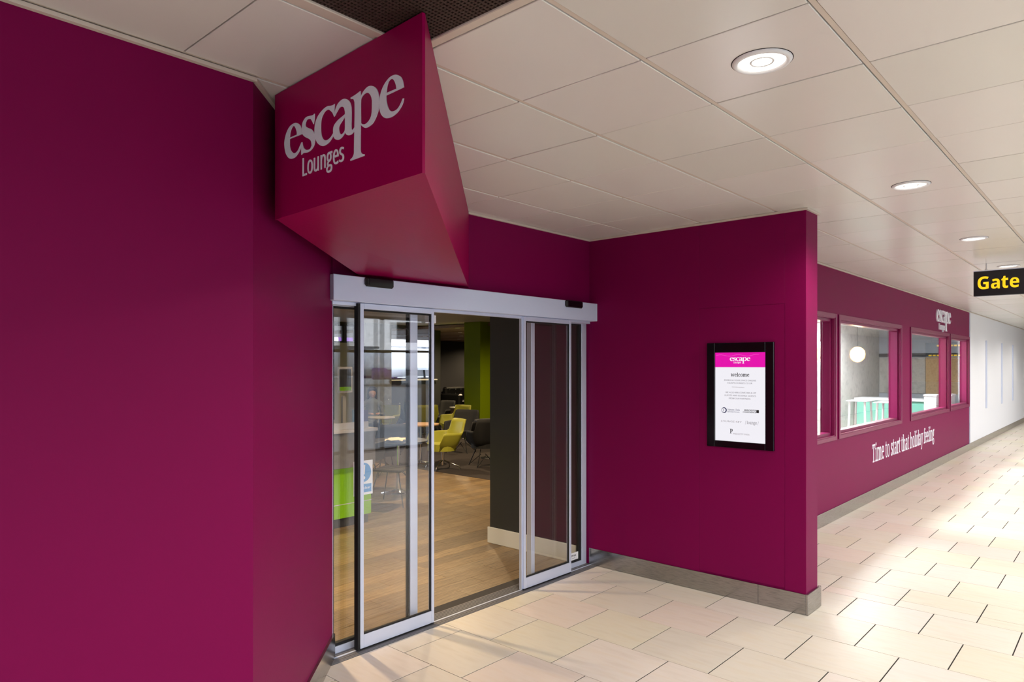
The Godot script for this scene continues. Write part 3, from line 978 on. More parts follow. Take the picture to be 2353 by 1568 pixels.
# ---------------------------------------------------------------- the slanted sign box over the door
func sign_box() -> void:
	var s := thing("sign_box", "slanted burgundy sign box with white word mark hanging over the door", "sign", Vector3(1.48, 0, -2.672))
	var o := Vector3(1.48, 0, -2.672)
	var yt := CEIL - 0.004
	var fa := Vector3(1.48, yt, -2.672) - o        # face: left top, right top, right bottom, left bottom
	var fb := Vector3(1.447, yt, -1.692) - o
	var fc := Vector3(1.447, 2.417, -1.692) - o
	var fd := Vector3(1.48, 2.41, -2.672) - o
	var ba := Vector3(2.62, yt, DOORZ) - o
	var bb := Vector3(3.58, yt, DOORZ) - o
	var bc := Vector3(3.58, 2.372, DOORZ) - o
	var bd := Vector3(2.62, 2.366, DOORZ) - o
	var st := start()
	var nrm := (fb - fa).normalized().cross(Vector3.UP) * 0.012
	var fr := [fd, fc, fb, fa]
	var bk := [fd - nrm, fc - nrm, fb - nrm, fa - nrm]
	quad(st, fr[0], fr[1], fr[2], fr[3])
	for k in 4:
		_edge(st, bk[k], bk[(k + 1) % 4], fr[(k + 1) % 4], fr[k], (fr[k] + fr[(k + 1) % 4]) / 2.0 - (fr[0] + fr[2]) / 2.0)
	part("front_panel", st, M.wine_sign, s)
	fa -= nrm * 1.0; fb -= nrm; fc -= nrm; fd -= nrm
	st = start()
	quad(st, fc, bc, bb, fb)
	part("side_panel", st, M.wine_sign, s)
	st = start()
	quad(st, fd, bd, bc, fc)
	part("underside", st, M.wine_sign, s)
	st = start()
	quad(st, bd, fd, fa, ba)
	part("hidden_side", st, M.wine_sign, s)
	st = start()
	quad(st, fa, fb, bb, ba)
	part("top_panel", st, M.wine, s)
	var t := thing("sign_lettering", "large white company word mark on the front of the slanted sign box", "lettering", Vector3(1.48, 0, -2.672))
	var right := (fb - fa).normalized()
	logo(face(right, Vector3(0, 2.637, 0) + right * 0.0854 + right.cross(Vector3.UP) * 0.0004), M.letter, M.letter, t, 0.003)

# ---------------------------------------------------------------- the lit display on the projecting wall
func wall_display() -> void:
	var d := thing("wall_display", "portrait welcome screen in a black frame on the burgundy projecting wall", "display", Vector3(WING + 0.002, 1.163, -2.508))
	var w := 0.53
	var h := 0.812
	var st := start()
	var t := face(Vector3.BACK, Vector3.ZERO)
	for b in [[0.0, 0.064, 0.0, h], [0.466, w, 0.0, h], [0.064, 0.466, 0.0, 0.05], [0.064, 0.466, 0.736, h]]:
		box(st, Vector3(b[0], b[2], 0), Vector3(b[1], b[3], 0.024), 0.003, t)
	part("frame", st, M.gloss_black, d)
	st = start()
	box(st, Vector3(0.06, 0.046, 0.0), Vector3(0.47, 0.742, 0.008), 0.0, t)
	part("screen", st, lit([250, 248, 255], 0.4), d)
	st = start()
	box(st, Vector3(0.064, 0.623, 0.008), Vector3(0.466, 0.738, 0.009), 0.0, t)
	part("screen_banner", st, lit([238, 16, 178], 0.4), d)
	st = start()
	var wave := []
	for k in 25:
		wave.append(t * Vector3(0.072 + k * 0.0142, 0.718 + 0.006 * sin(k * 0.62) - 0.004, 0.0095))
	tube(st, wave, 0.0009, 5)
	part("banner_swirl", st, lit([248, 120, 214], 0.4), d)
	var ink := mat([30, 28, 34], 0.6)
	var grey := mat([130, 128, 140], 0.6)
	logo(t * Transform3D(Basis.from_scale(Vector3(0.203, 0.203, 0.203)), Vector3(0.184, 0.671, 0.0092)), lit([255, 255, 255], 0.42), lit([255, 255, 255], 0.42), d, 0.003)
	var z := Transform3D(Basis(), Vector3(0, 0, 0.0082))
	text("screen_text", "welcome", "Droid Serif", true, t * z, Rect2(0.192, 0.55, 0.146, 0.031), ink, d, 0.0006)
	text("screen_text", "PREBOOK YOUR SPACE ONLINE", "Droid Sans", false, t * z, Rect2(0.138, 0.516, 0.252, 0.011), grey, d, 0.0006)
	text("screen_text", "ESCAPELOUNGES.CO.UK", "Droid Sans", false, t * z, Rect2(0.166, 0.495, 0.196, 0.011), grey, d, 0.0006)
	st = start()
	box(st, Vector3(0.2, 0.468, 0.008), Vector3(0.3, 0.4705, 0.0088), 0.0, t)
	part("screen_rule", st, mat([190, 188, 196], 0.6), d)
	text("screen_text", "WE ALSO WELCOME WALK-UP", "Droid Sans", false, t * z, Rect2(0.148, 0.422, 0.242, 0.011), grey, d, 0.0006)
	text("screen_text", "GUESTS AND ELIGIBLE GUESTS", "Droid Sans", false, t * z, Rect2(0.14, 0.399, 0.25, 0.011), grey, d, 0.0006)
	text("screen_text", "FROM OUR PARTNERS", "Droid Sans", false, t * z, Rect2(0.176, 0.376, 0.172, 0.011), grey, d, 0.0006)
	var navy := mat([46, 52, 110], 0.6)
	st = start()
	for k in 24:
		var a := TAU * k / 24
		var b := TAU * (k + 1) / 24
		for q in 1:
			_edge(st, t * Vector3(0.137 + 0.022 * cos(a), 0.288 + 0.022 * sin(a), 0.009), t * Vector3(0.137 + 0.022 * cos(b), 0.288 + 0.022 * sin(b), 0.009), t * Vector3(0.134 + 0.016 * cos(b), 0.288 + 0.016 * sin(b), 0.009), t * Vector3(0.134 + 0.016 * cos(a), 0.288 + 0.016 * sin(a), 0.009), Vector3.LEFT)
	box(st, Vector3(0.131, 0.277, 0.008), Vector3(0.134, 0.299, 0.0088), 0.0, t)
	part("screen_emblem", st, navy, d)
	text("screen_text", "Diners Club", "Droid Serif", false, t * z, Rect2(0.163, 0.287, 0.1, 0.014), navy, d, 0.0006)
	text("screen_text", "INTERNATIONAL", "Droid Sans", false, t * z, Rect2(0.163, 0.273, 0.1, 0.008), navy, d, 0.0006)
	text("screen_text", "MANCHESTER", "Droid Sans", true, t * z, Rect2(0.3, 0.288, 0.09, 0.013), ink, d, 0.0006)
	text("screen_text", "CONFERENCE", "Droid Sans", true, t * z, Rect2(0.288, 0.275, 0.102, 0.01), ink, d, 0.0006)
	st = start()
	box(st, Vector3(0.393, 0.277, 0.008), Vector3(0.413, 0.3, 0.0088), 0.0, t)
	part("screen_emblem", st, ink, d)
	text("screen_text", "LOUNGE KEY", "Droid Sans", false, t * z, Rect2(0.112, 0.196, 0.166, 0.013), mat([176, 174, 184], 0.6), d, 0.0006)
	text("screen_text", "/ lounge /", "Droid Serif", false, t * z, Rect2(0.306, 0.182, 0.104, 0.032), grey, d, 0.0006)
	text("screen_text", "P", "Droid Serif", true, t * z, Rect2(0.184, 0.11, 0.022, 0.036), ink, d, 0.0006)
	text("screen_text", "PRIORITY PASS", "Droid Sans", false, t * z, Rect2(0.21, 0.103, 0.13, 0.012), mat([176, 174, 184], 0.6), d, 0.0006)
	var a := AreaLight3D.new()
	a.name = "screen_light"
	a.area_size = Vector2(0.4, 0.69)
	a.light_energy = 0.05
	a.area_range = 12.0
	a.shadow_enabled = true
	a.transform = Transform3D(Basis(Vector3.BACK, Vector3.UP, Vector3.LEFT), t * Vector3(0.265, 0.394, 0.03))
	a.rotation_degrees = Vector3(0, 90, 0)
	d.add_child(a)

# ---------------------------------------------------------------- hanging signs
func hanging_signs() -> void:
	var g := thing("gate_sign", "black hanging gate sign with yellow lettering under the corridor ceiling", "sign", Vector3(9.2, 2.571, -1.333))
	piece("board", Vector3(0, 0, 0), Vector3(0.06, 0.276, 1.9), mat([22, 22, 30], 0.2), g, 0.003)
	piece("top_edge", Vector3(-0.002, 0.276, 0), Vector3(0.062, 0.284, 1.9), M.alu, g)
	text("word", "Gate", "Droid Sans", true, face(Vector3.BACK, Vector3(-0.001, 0, 0)), Rect2(0.04, 0.075, 0.375, 0.142), M.sign_yellow, g, 0.003)
	for z in [0.115, 1.7]:
		var st := start()
		tube(st, [Vector3(0.03, 0.28, z), Vector3(0.03, CEIL - 2.571, z)], 0.006)
		box(st, Vector3(0.01, 0.268, z - 0.012), Vector3(0.05, 0.3, z + 0.012), 0.003)
		part("hanger", st, M.chrome, g)
	var r := thing("direction_sign", "black hanging sign with two yellow lines, seen mirrored in the far corridor windows", "sign", Vector3(33.0, 2.08, -0.35))
	piece("board", Vector3(0, 0, 0), Vector3(0.06, 0.66, 1.5), mat([22, 22, 30], 0.2), r, 0.003)
	for k in 9:
		piece("yellow_bar", Vector3(-0.004, 0.1, 0.08 + k * 0.15), Vector3(0.0, 0.16, 0.19 + k * 0.15), M.sign_yellow, r)
		if k < 7: piece("yellow_bar", Vector3(-0.004, 0.5, 0.08 + k * 0.15), Vector3(0.0, 0.57, 0.19 + k * 0.15), M.sign_yellow, r)
	for q in [0.2, 1.3]:
		var ts := start()
		tube(ts, [Vector3(0.03, 0.65, q), Vector3(0.03, CEIL - 2.08, q)], 0.006)
		part("hanger", ts, M.chrome, r)
	var i := thing("info_sign", "dark hanging sign with a white ring emblem, seen mirrored in the door glass", "sign", Vector3(6.75, 2.16, 1.2))
	piece("board", Vector3(0, 0, 0), Vector3(0.62, 0.32, 0.05), mat([40, 40, 44], 0.3), i, 0.003)
	var st := start()
	var ring := []
	for k in 25: ring.append(Vector3(0.14 + 0.055 * cos(TAU * k / 24), 0.16 + 0.055 * sin(TAU * k / 24), -0.003))
	tube(st, ring, 0.008, 6)
	part("emblem", st, M.white, i)
	for z in [0.1, 0.52]:
		st = start()
		tube(st, [Vector3(z, 0.32, 0.025), Vector3(z, CEIL - 2.16, 0.025)], 0.006)
		part("hanger", st, M.chrome, i)

# ---------------------------------------------------------------- furniture of the lounge
func tub(st: SurfaceTool, w: float, d: float, seat: float, arm: float, back: float, thick := 0.035) -> void:   # a bucket shell open to +z
	var na := 32
	var nt := 7
	var at := func(i: int, k: int, inner: bool) -> Vector3:
		var a := -2.05 + 4.1 * i / na
		var rim: float = lerpf(back, arm, smoothstep(0.72, 1.12, absf(a)))
		rim = lerpf(rim, seat + 0.02, smoothstep(1.75, 2.05, absf(a)))
		var t := float(k) / nt
		var y := lerpf(seat - 0.1, rim, t)
		var flare := lerpf(0.52, 1.0, pow(t, 0.5)) - (thick / w * 2.0 if inner else 0.0)
		if inner: y = maxf(lerpf(seat - 0.02, rim, t), seat - 0.02)
		var sx := signf(sin(a)) * pow(absf(sin(a)), 0.6)
		var cz := signf(cos(a)) * pow(absf(cos(a)), 0.6)
		return Vector3(sx * w / 2 * flare, y, -cz * d / 2 * flare - (0.07 * t * maxf(cz, 0.0)))
	st.set_smooth_group(3)
	for i in na:
		for k in nt:
			quad(st, at.call(i + 1, k, false), at.call(i, k, false), at.call(i, k + 1, false), at.call(i + 1, k + 1, false))
			quad(st, at.call(i, k, true), at.call(i + 1, k, true), at.call(i + 1, k + 1, true), at.call(i, k + 1, true))
		quad(st, at.call(i + 1, nt, false), at.call(i, nt, false), at.call(i, nt, true), at.call(i + 1, nt, true))
	st.set_smooth_group(-1)
	for e in [0, na]:
		for k in nt:
			_edge(st, at.call(e, k, false), at.call(e, k + 1, false), at.call(e, k + 1, true), at.call(e, k, true), Vector3(0, 0, 1))

func tub_chair(called: String, label: String, at: Vector3, turn: float, m: Material, wires: bool, group: String) -> Node3D:
	var c := thing(called, label, "chair", at, turn, group)
	var st := start()
	tub(st, 0.66, 0.62, 0.44, 0.64, 0.86)
	part("shell", st, m, c)
	st = start()
	var pts := PackedVector2Array()
	for k in 24:
		var a := TAU * k / 24
		pts.append(Vector2(0.25 * cos(a), 0.25 * sin(a) + 0.02))
	prism(st, pts, 0.33, 0.45)
	part("seat", st, m, c)
	if wires:
		for s in [[-1, -1], [1, -1], [-1, 1], [1, 1]]:
			st = start()
			tube(st, [Vector3(s[0] * 0.12, 0.35, s[1] * 0.1), Vector3(s[0] * 0.24, 0.0, s[1] * 0.22)], 0.008, 6)
			tube(st, [Vector3(s[0] * 0.04, 0.2, s[1] * 0.12), Vector3(s[0] * 0.235, 0.015, s[1] * 0.215)], 0.006, 6)
			part("leg", st, M.black, c)
	else:
		st = start()
		tube(st, [Vector3(0, 0.07, 0), Vector3(0, 0.34, 0)], 0.025)
		part("column", st, M.chrome, c)
		for k in 4:
			var a := TAU * (k + 0.5) / 4
			st = start()
			tube(st, [Vector3(0, 0.16, 0), Vector3(0.3 * cos(a), 0.06, 0.3 * sin(a)), Vector3(0.32 * cos(a), 0.0, 0.32 * sin(a))], 0.011, 6)
			part("leg", st, M.chrome, c)
	return c

func cafe_table(called: String, label: String, at: Vector3, h: float, r: float, top: Material, base: Material) -> Node3D:
	var t := thing(called, label, "table", at)
	var st := start()
	lathe(st, [Vector2(0, h - 0.03), Vector2(r - 0.01, h - 0.03), Vector2(r, h - 0.02), Vector2(r, h - 0.004), Vector2(r - 0.004, h), Vector2(0, h)], 32, Vector3.ZERO, false)
	part("top", st, top, t)
	st = start()
	lathe(st, [Vector2(0.03, 0.03), Vector2(0.028, h - 0.03)], 16)
	part("pole", st, base, t)
	st = start()
	lathe(st, [Vector2(0.0, 0.0), Vector2(0.24, 0.0), Vector2(0.24, 0.008), Vector2(0.1, 0.022), Vector2(0.03, 0.05), Vector2(0.0, 0.05)], 28)
	part("base", st, base, t)
	return t

func lounge_things() -> void:
	# reception desk
	var d := thing("reception_desk", "lime green reception desk with grey stone top seen through the left glass", "reception desk", Vector3(1.6, 0, -7.4))
	piece("kick", Vector3(0, 0, 0.05), Vector3(3.18, 0.1, 0.86), M.grey_wall, d)
	piece("front_panel", Vector3(0, 0.1, 0.0), Vector3(3.21, 0.66, 0.88), M.lime, d, 0.003)
	piece("fascia", Vector3(0, 0.66, -0.02), Vector3(3.24, 1.05, 0.92), M.concrete, d, 0.003)
	piece("worktop", Vector3(-0.02, 1.05, -0.04), Vector3(3.26, 1.085, 0.94), M.white, d, 0.003)
	piece("groove", Vector3(0, 0.25, 0.88), Vector3(3.212, 0.258, 0.8815), M.white, d)
	var lab := piece("desk_strip", Vector3(2.6, 1.086, -6.52), Vector3(4.76, 1.16, -6.505), M.white)
	tag(lab, "narrow white upright strip along the front edge of the reception desk top", "strip")
	var ps := thing("poster_stand", "white framed poster on a post standing behind the reception desk", "poster stand", Vector3(5.21, 0, -7.66))
	piece("post", Vector3(-0.025, 0.02, -0.02), Vector3(0.025, 1.4, 0.02), M.white, ps)
	piece("base", Vector3(-0.18, 0, -0.14), Vector3(0.18, 0.02, 0.14), M.white, ps, 0.004)
	piece("frame", Vector3(-0.11, 1.44, 0.02), Vector3(0.11, 1.78, 0.04), M.white, ps, 0.004)
	piece("print", Vector3(-0.09, 1.47, 0.04), Vector3(0.09, 1.75, 0.042), mat([70, 74, 78], 0.4), ps)
	piece("print_band", Vector3(-0.09, 1.47, 0.042), Vector3(0.09, 1.52, 0.043), M.lime, ps)
	var lh := thing("leaflet_holder", "clear leaflet holder with blue and purple leaflets on the reception desk", "leaflet holder", Vector3(4.7, 1.085, -6.6))
	piece("holder", Vector3(-0.1, 0, -0.03), Vector3(0.12, 0.24, 0.03), M.tinted, lh)
	piece("leaflet", Vector3(-0.09, 0.005, -0.012), Vector3(0.01, 0.21, 0.012), mat([150, 184, 214], 0.5), lh)
	piece("leaflet", Vector3(0.012, 0.005, -0.012), Vector3(0.112, 0.2, 0.012), mat([92, 72, 140], 0.5), lh)
	# chairs and tables
	var yg := "yellow tub chairs in the lounge"
	var dg := "dark tub chairs in the lounge"
	var a := tub_chair("tub_chair", "yellow tub chair on chrome star base right beside the open door edge", Vector3(8.06, 0.004, -8.88), -1.9, M.yellow, false, yg)
	again(a, "tub_chair", "yellow tub chair facing away behind the leaf's right stile", Vector3(10.9, 0.004, -12.67), 2.6)
	again(a, "tub_chair", "yellow tub chair in the row behind, seen just above the nearest yellow one", Vector3(11.0, 0.004, -11.75), -1.6)
	again(a, "tub_chair", "yellow tub chair in profile seen through the middle of the left glass leaf", Vector3(9.94, 0.004, -13.0), -1.2)
	again(a, "tub_chair", "small far yellow tub chair peeking out at the lime column's edge", Vector3(13.8, 0.004, -14.45), -2.2)
	var b := tub_chair("tub_chair", "dark tub chair on wire legs in front of the lime column", Vector3(8.83, 0.004, -8.6), 2.7, M.dark_fabric, true, dg)
	again(b, "tub_chair", "dark tub chair on wire legs behind the reception desk corner", Vector3(7.02, 0, -9.11), 2.9)
	again(b, "tub_chair", "dark tub chair between the nearest yellow chair and the lime column", Vector3(9.88, 0.004, -10.33), -1.2)
	again(b, "tub_chair", "black low tub chair in the back row near the sofa", Vector3(12.2, 0.004, -13.55), -1.5)
	cafe_table("cafe_table", "round table with polished disc base inside the left glass leaf", Vector3(6.17, 0, -7.74), 0.74, 0.42, mat([60, 58, 58], 0.35), M.chrome)
	cafe_table("cafe_table", "small oak topped table on chrome post beside the yellow chairs", Vector3(8.3, 0.004, -9.75), 0.72, 0.34, M.oak, M.chrome)
	cafe_table("cafe_table", "dark topped table behind the dark chair at the lime column", Vector3(9.69, 0.004, -9.24), 0.74, 0.36, M.charcoal, M.black)
	# wire chair frame near the desk
	var w := thing("wire_chair", "grey seated chair on thin black wire legs beside the reception desk", "chair", Vector3(5.62, 0, -7.15), 0.5)
	var st := start()
	box(st, Vector3(-0.22, 0.44, -0.2), Vector3(0.22, 0.47, 0.2), 0.012)
	part("seat", st, M.charcoal, w)
	st = start()
	box(st, Vector3(-0.2, 0.56, -0.22), Vector3(0.2, 0.8, -0.195), 0.01)
	part("backrest", st, M.charcoal, w)
	for s in [[-1, -1], [1, -1], [-1, 1], [1, 1]]:
		st = start()
		tube(st, [Vector3(s[0] * 0.16, 0.44, s[1] * 0.14), Vector3(s[0] * 0.24, 0.0, s[1] * 0.24)], 0.008, 6)
		if s[1] < 0: tube(st, [Vector3(s[0] * 0.16, 0.44, -0.17), Vector3(s[0] * 0.17, 0.7, -0.21)], 0.008, 6)
		part("leg", st, M.black, w)
	# papers
	var p := thing("newspaper", "crumpled cream newspaper lying on the round table by the desk", "newspaper", Vector3(6.05, 0.742, -7.62), 0.6)
	st = start()
	for i in 6:
		for k in 5:
			var f := func(u: int, v: int) -> Vector3: return Vector3(-0.16 + u * 0.055, 0.012 + 0.03 * absf(sin(u * 1.9 + v * 1.3)), -0.13 + v * 0.052)
			quad(st, f.call(i, k), f.call(i, k + 1), f.call(i + 1, k + 1), f.call(i + 1, k))
	part("pages", st, mat([232, 222, 196], 0.8), p)
	# sofa
	var so := thing("button_sofa", "black buttoned sofa against the far dark wall", "sofa", Vector3(19.6, 0.004, -19.5))
	piece("seat", Vector3(-1.4, 0.0, -0.5), Vector3(1.4, 0.45, 0.5), M.leather, so, 0.04)
	piece("backrest", Vector3(-1.4, 0.3, -0.62), Vector3(1.4, 0.95, -0.36), M.leather, so, 0.06)
	for x in [-1.52, 1.3]: piece("arm", Vector3(x, 0.06, -0.6), Vector3(x + 0.22, 0.7, 0.5), M.leather, so, 0.05)
	for i in 9:
		for k in 3:
			st = start()
			lathe(st, [Vector2(0.03, 0), Vector2(0.022, 0.012), Vector2(0, 0.018)], 8)
			var o := part("button", st, M.leather, so)
			o.transform = Transform3D(Basis(Vector3.RIGHT, PI / 2), Vector3(-1.2 + i * 0.3, 0.52 + k * 0.16, -0.36))
	var cab := thing("side_cabinet", "small pinkish cabinet with white top beside the far yellow chair", "cabinet", Vector3(12.45, 0.004, -12.85))
	piece("body", Vector3(-0.3, 0, -0.25), Vector3(0.3, 0.69, 0.25), mat([120, 100, 96], 0.5), cab, 0.004)
	piece("top", Vector3(-0.32, 0.69, -0.27), Vector3(0.32, 0.72, 0.27), M.white, cab, 0.004)
	# speaker and spot lamps
	var sp := thing("wall_speaker", "black box loudspeaker high in the corner beside the lime column", "loudspeaker", Vector3(14.0, 2.25, -14.0))
	piece("cabinet", Vector3(-0.2, 0, -0.2), Vector3(0.2, 0.42, 0.2), M.black, sp, 0.01)
	piece("grille", Vector3(-0.215, 0.03, -0.17), Vector3(-0.2, 0.39, 0.17), M.charcoal, sp, 0.004)
	var first: Node3D = null
	for e in [[12.21, -12.9, "tiny bright spot lamp in the slat ceiling, highest of three"], [13.89, -14.56, "tiny bright spot lamp in the slat ceiling, middle of three"], [15.57, -16.27, "tiny bright spot lamp in the slat ceiling, lowest of three"], [2.9, -5.3, "spot lamp in the pale ceiling in front of the reception desk"], [7.0, -7.4, "spot lamp in the pale ceiling beyond the charcoal wall"], [8.6, -10.2, "spot lamp in the pale ceiling above the yellow chairs"], [11.6, -9.6, "spot lamp in the pale ceiling in front of the lime column"], [17.4, -18.3, "spot lamp in the slat ceiling in front of the far dark wall"], [20.0, -19.0, "spot lamp in the slat ceiling over the sofa"], [15.0, -17.4, "spot lamp in the slat ceiling in the far corner"]]:
		var y := 2.76 if e[0] > 12.0 else 2.85
		if first != null:
			var lamp := again(first, "spot_lamp", e[2], Vector3(e[0], y, e[1]))
			if e[1] > -7.0: lamp.get_node("lamp_beam").light_energy = 5.0
			if e[1] > -7.0: lamp.get_node("lamp_beam").spot_angle = 58.0
			if e[0] == 7.0: lamp.get_node("lamp_beam").light_energy = 4.0
			continue
		first = thing("spot_lamp", e[2], "spot lamp", Vector3(e[0], y, e[1]), 0.0, "spot lamps in the lounge ceiling")
		st = start()
		lathe(st, [Vector2(0.05, -0.002), Vector2(0.06, -0.008), Vector2(0.07, 0.0)], 24)
		part("rim", st, M.white, first)
		st = start()
		lathe(st, [Vector2(0, -0.003), Vector2(0.05, -0.002)], 20)
		part("lamp_glass", st, glow([255, 244, 224], 2.0), first)
		var l := SpotLight3D.new()
		l.name = "lamp_beam"
		l.light_color = Color(1, 0.88, 0.7)
		l.light_energy = 2.5
		l.light_size = 0.05
		l.spot_angle = 80.0
		l.spot_angle_attenuation = 0.9
		l.spot_range = 20.0
		l.spot_attenuation = 2.0
		l.shadow_enabled = true
		l.position = Vector3(0, -0.02, 0)
		l.rotation_degrees = Vector3(-90, 0, 0)
		first.add_child(l)
	potted_plant()
	seated_person()

func potted_plant() -> void:
	var p := thing("potted_plant", "dark leaved potted plant with pale flowers behind the profile yellow chair", "plant", Vector3(11.1, 0.004, -13.6))
	var st := start()
	lathe(st, [Vector2(0, 0), Vector2(0.14, 0), Vector2(0.19, 0.4), Vector2(0.17, 0.4), Vector2(0.15, 0.36), Vector2(0, 0.36)], 20)
	part("pot", st, M.charcoal, p)
	var leaf := start()
	var flower := start()
	for k in 60:
		var a := rng.randf() * TAU
		var tilt := rng.randf_range(0.15, 0.9)
		var len := rng.randf_range(0.35, 0.75)
		var dir := Vector3(cos(a) * sin(tilt), cos(tilt), sin(a) * sin(tilt))
		var side := dir.cross(Vector3.UP).normalized() * 0.035
		var b := Vector3(0, 0.36, 0) + Vector3(cos(a), 0, sin(a)) * 0.05
		var m := b + dir * len * 0.6
		var tip := b + dir * len + Vector3.DOWN * 0.08
		tri(leaf, b, m - side, m + side)
		tri(leaf, m - side, tip, m + side)
		if k % 6 == 0:
			lathe(flower, [Vector2(0, -0.02), Vector2(0.03, 0.0), Vector2(0, 0.02)], 8, tip + Vector3.UP * 0.05)
	part("leaves", leaf, mat([44, 50, 30], 0.6), p)
	part("flowers", flower, M.white, p)

func nets(st: SurfaceTool, bones: Array, cell: float, k := 0.03) -> void:   # one smooth skin round tapered bones
	var lo := Vector3.ONE * 1e9
	var hi := -lo
	for b in bones:
		for e in [0, 2]:
			lo = lo.min(b[e] - Vector3.ONE * (b[e + 1] + cell * 2))
			hi = hi.max(b[e] + Vector3.ONE * (b[e + 1] + cell * 2))
	var n := Vector3i(((hi - lo) / cell).ceil()) + Vector3i.ONE
	var f := PackedFloat32Array()
	f.resize(n.x * n.y * n.z)
	for x in n.x:
		for y in n.y:
			for z in n.z:
				var p := lo + Vector3(x, y, z) * cell
				var v := 1e3
				for b in bones:
					var ab: Vector3 = b[2] - b[0]
					var t := clampf((p - b[0]).dot(ab) / maxf(ab.length_squared(), 1e-9), 0, 1)
					var d: float = p.distance_to(b[0] + ab * t) - lerpf(b[1], b[3], t)
					var h := clampf(0.5 + 0.5 * (v - d) / k, 0, 1)
					v = lerpf(v, d, h) - k * h * (1 - h)
				f[(x * n.y + y) * n.z + z] = v
	var at := {}
	for x in n.x - 1:
		for y in n.y - 1:
			for z in n.z - 1:
				var s := Vector3.ZERO
				var c := 0
				for ax in 3:
					for q in 4:
						var o := Vector3i(x, y, z)
						o[(ax + 1) % 3] += q & 1
						o[(ax + 2) % 3] += q >> 1
						var o2 := o
						o2[ax] += 1
						var a := f[(o.x * n.y + o.y) * n.z + o.z]
						var b := f[(o2.x * n.y + o2.y) * n.z + o2.z]
						if (a < 0) != (b < 0):
							s += Vector3(o) + Vector3(o2 - o) * (a / (a - b))
							c += 1
				if c: at[Vector3i(x, y, z)] = lo + s / c * cell
	st.set_smooth_group(5)
	for x in range(1, n.x - 1):
		for y in range(1, n.y - 1):
			for z in range(1, n.z - 1):
				var o := Vector3i(x, y, z)
				var a := f[(x * n.y + y) * n.z + z]
				for ax in 3:
					var o2 := o
					o2[ax] += 1
					var b := f[(o2.x * n.y + o2.y) * n.z + o2.z]
					if (a < 0) == (b < 0): continue
					var u := Vector3i.ZERO
					var w := Vector3i.ZERO
					u[(ax + 1) % 3] = 1
					w[(ax + 2) % 3] = 1
					var out := Vector3(o2 - o) * (1.0 if a < 0 else -1.0)
					_edge(st, at[o - u - w], at[o - w], at[o], at[o - u], out)
	st.set_smooth_group(-1)

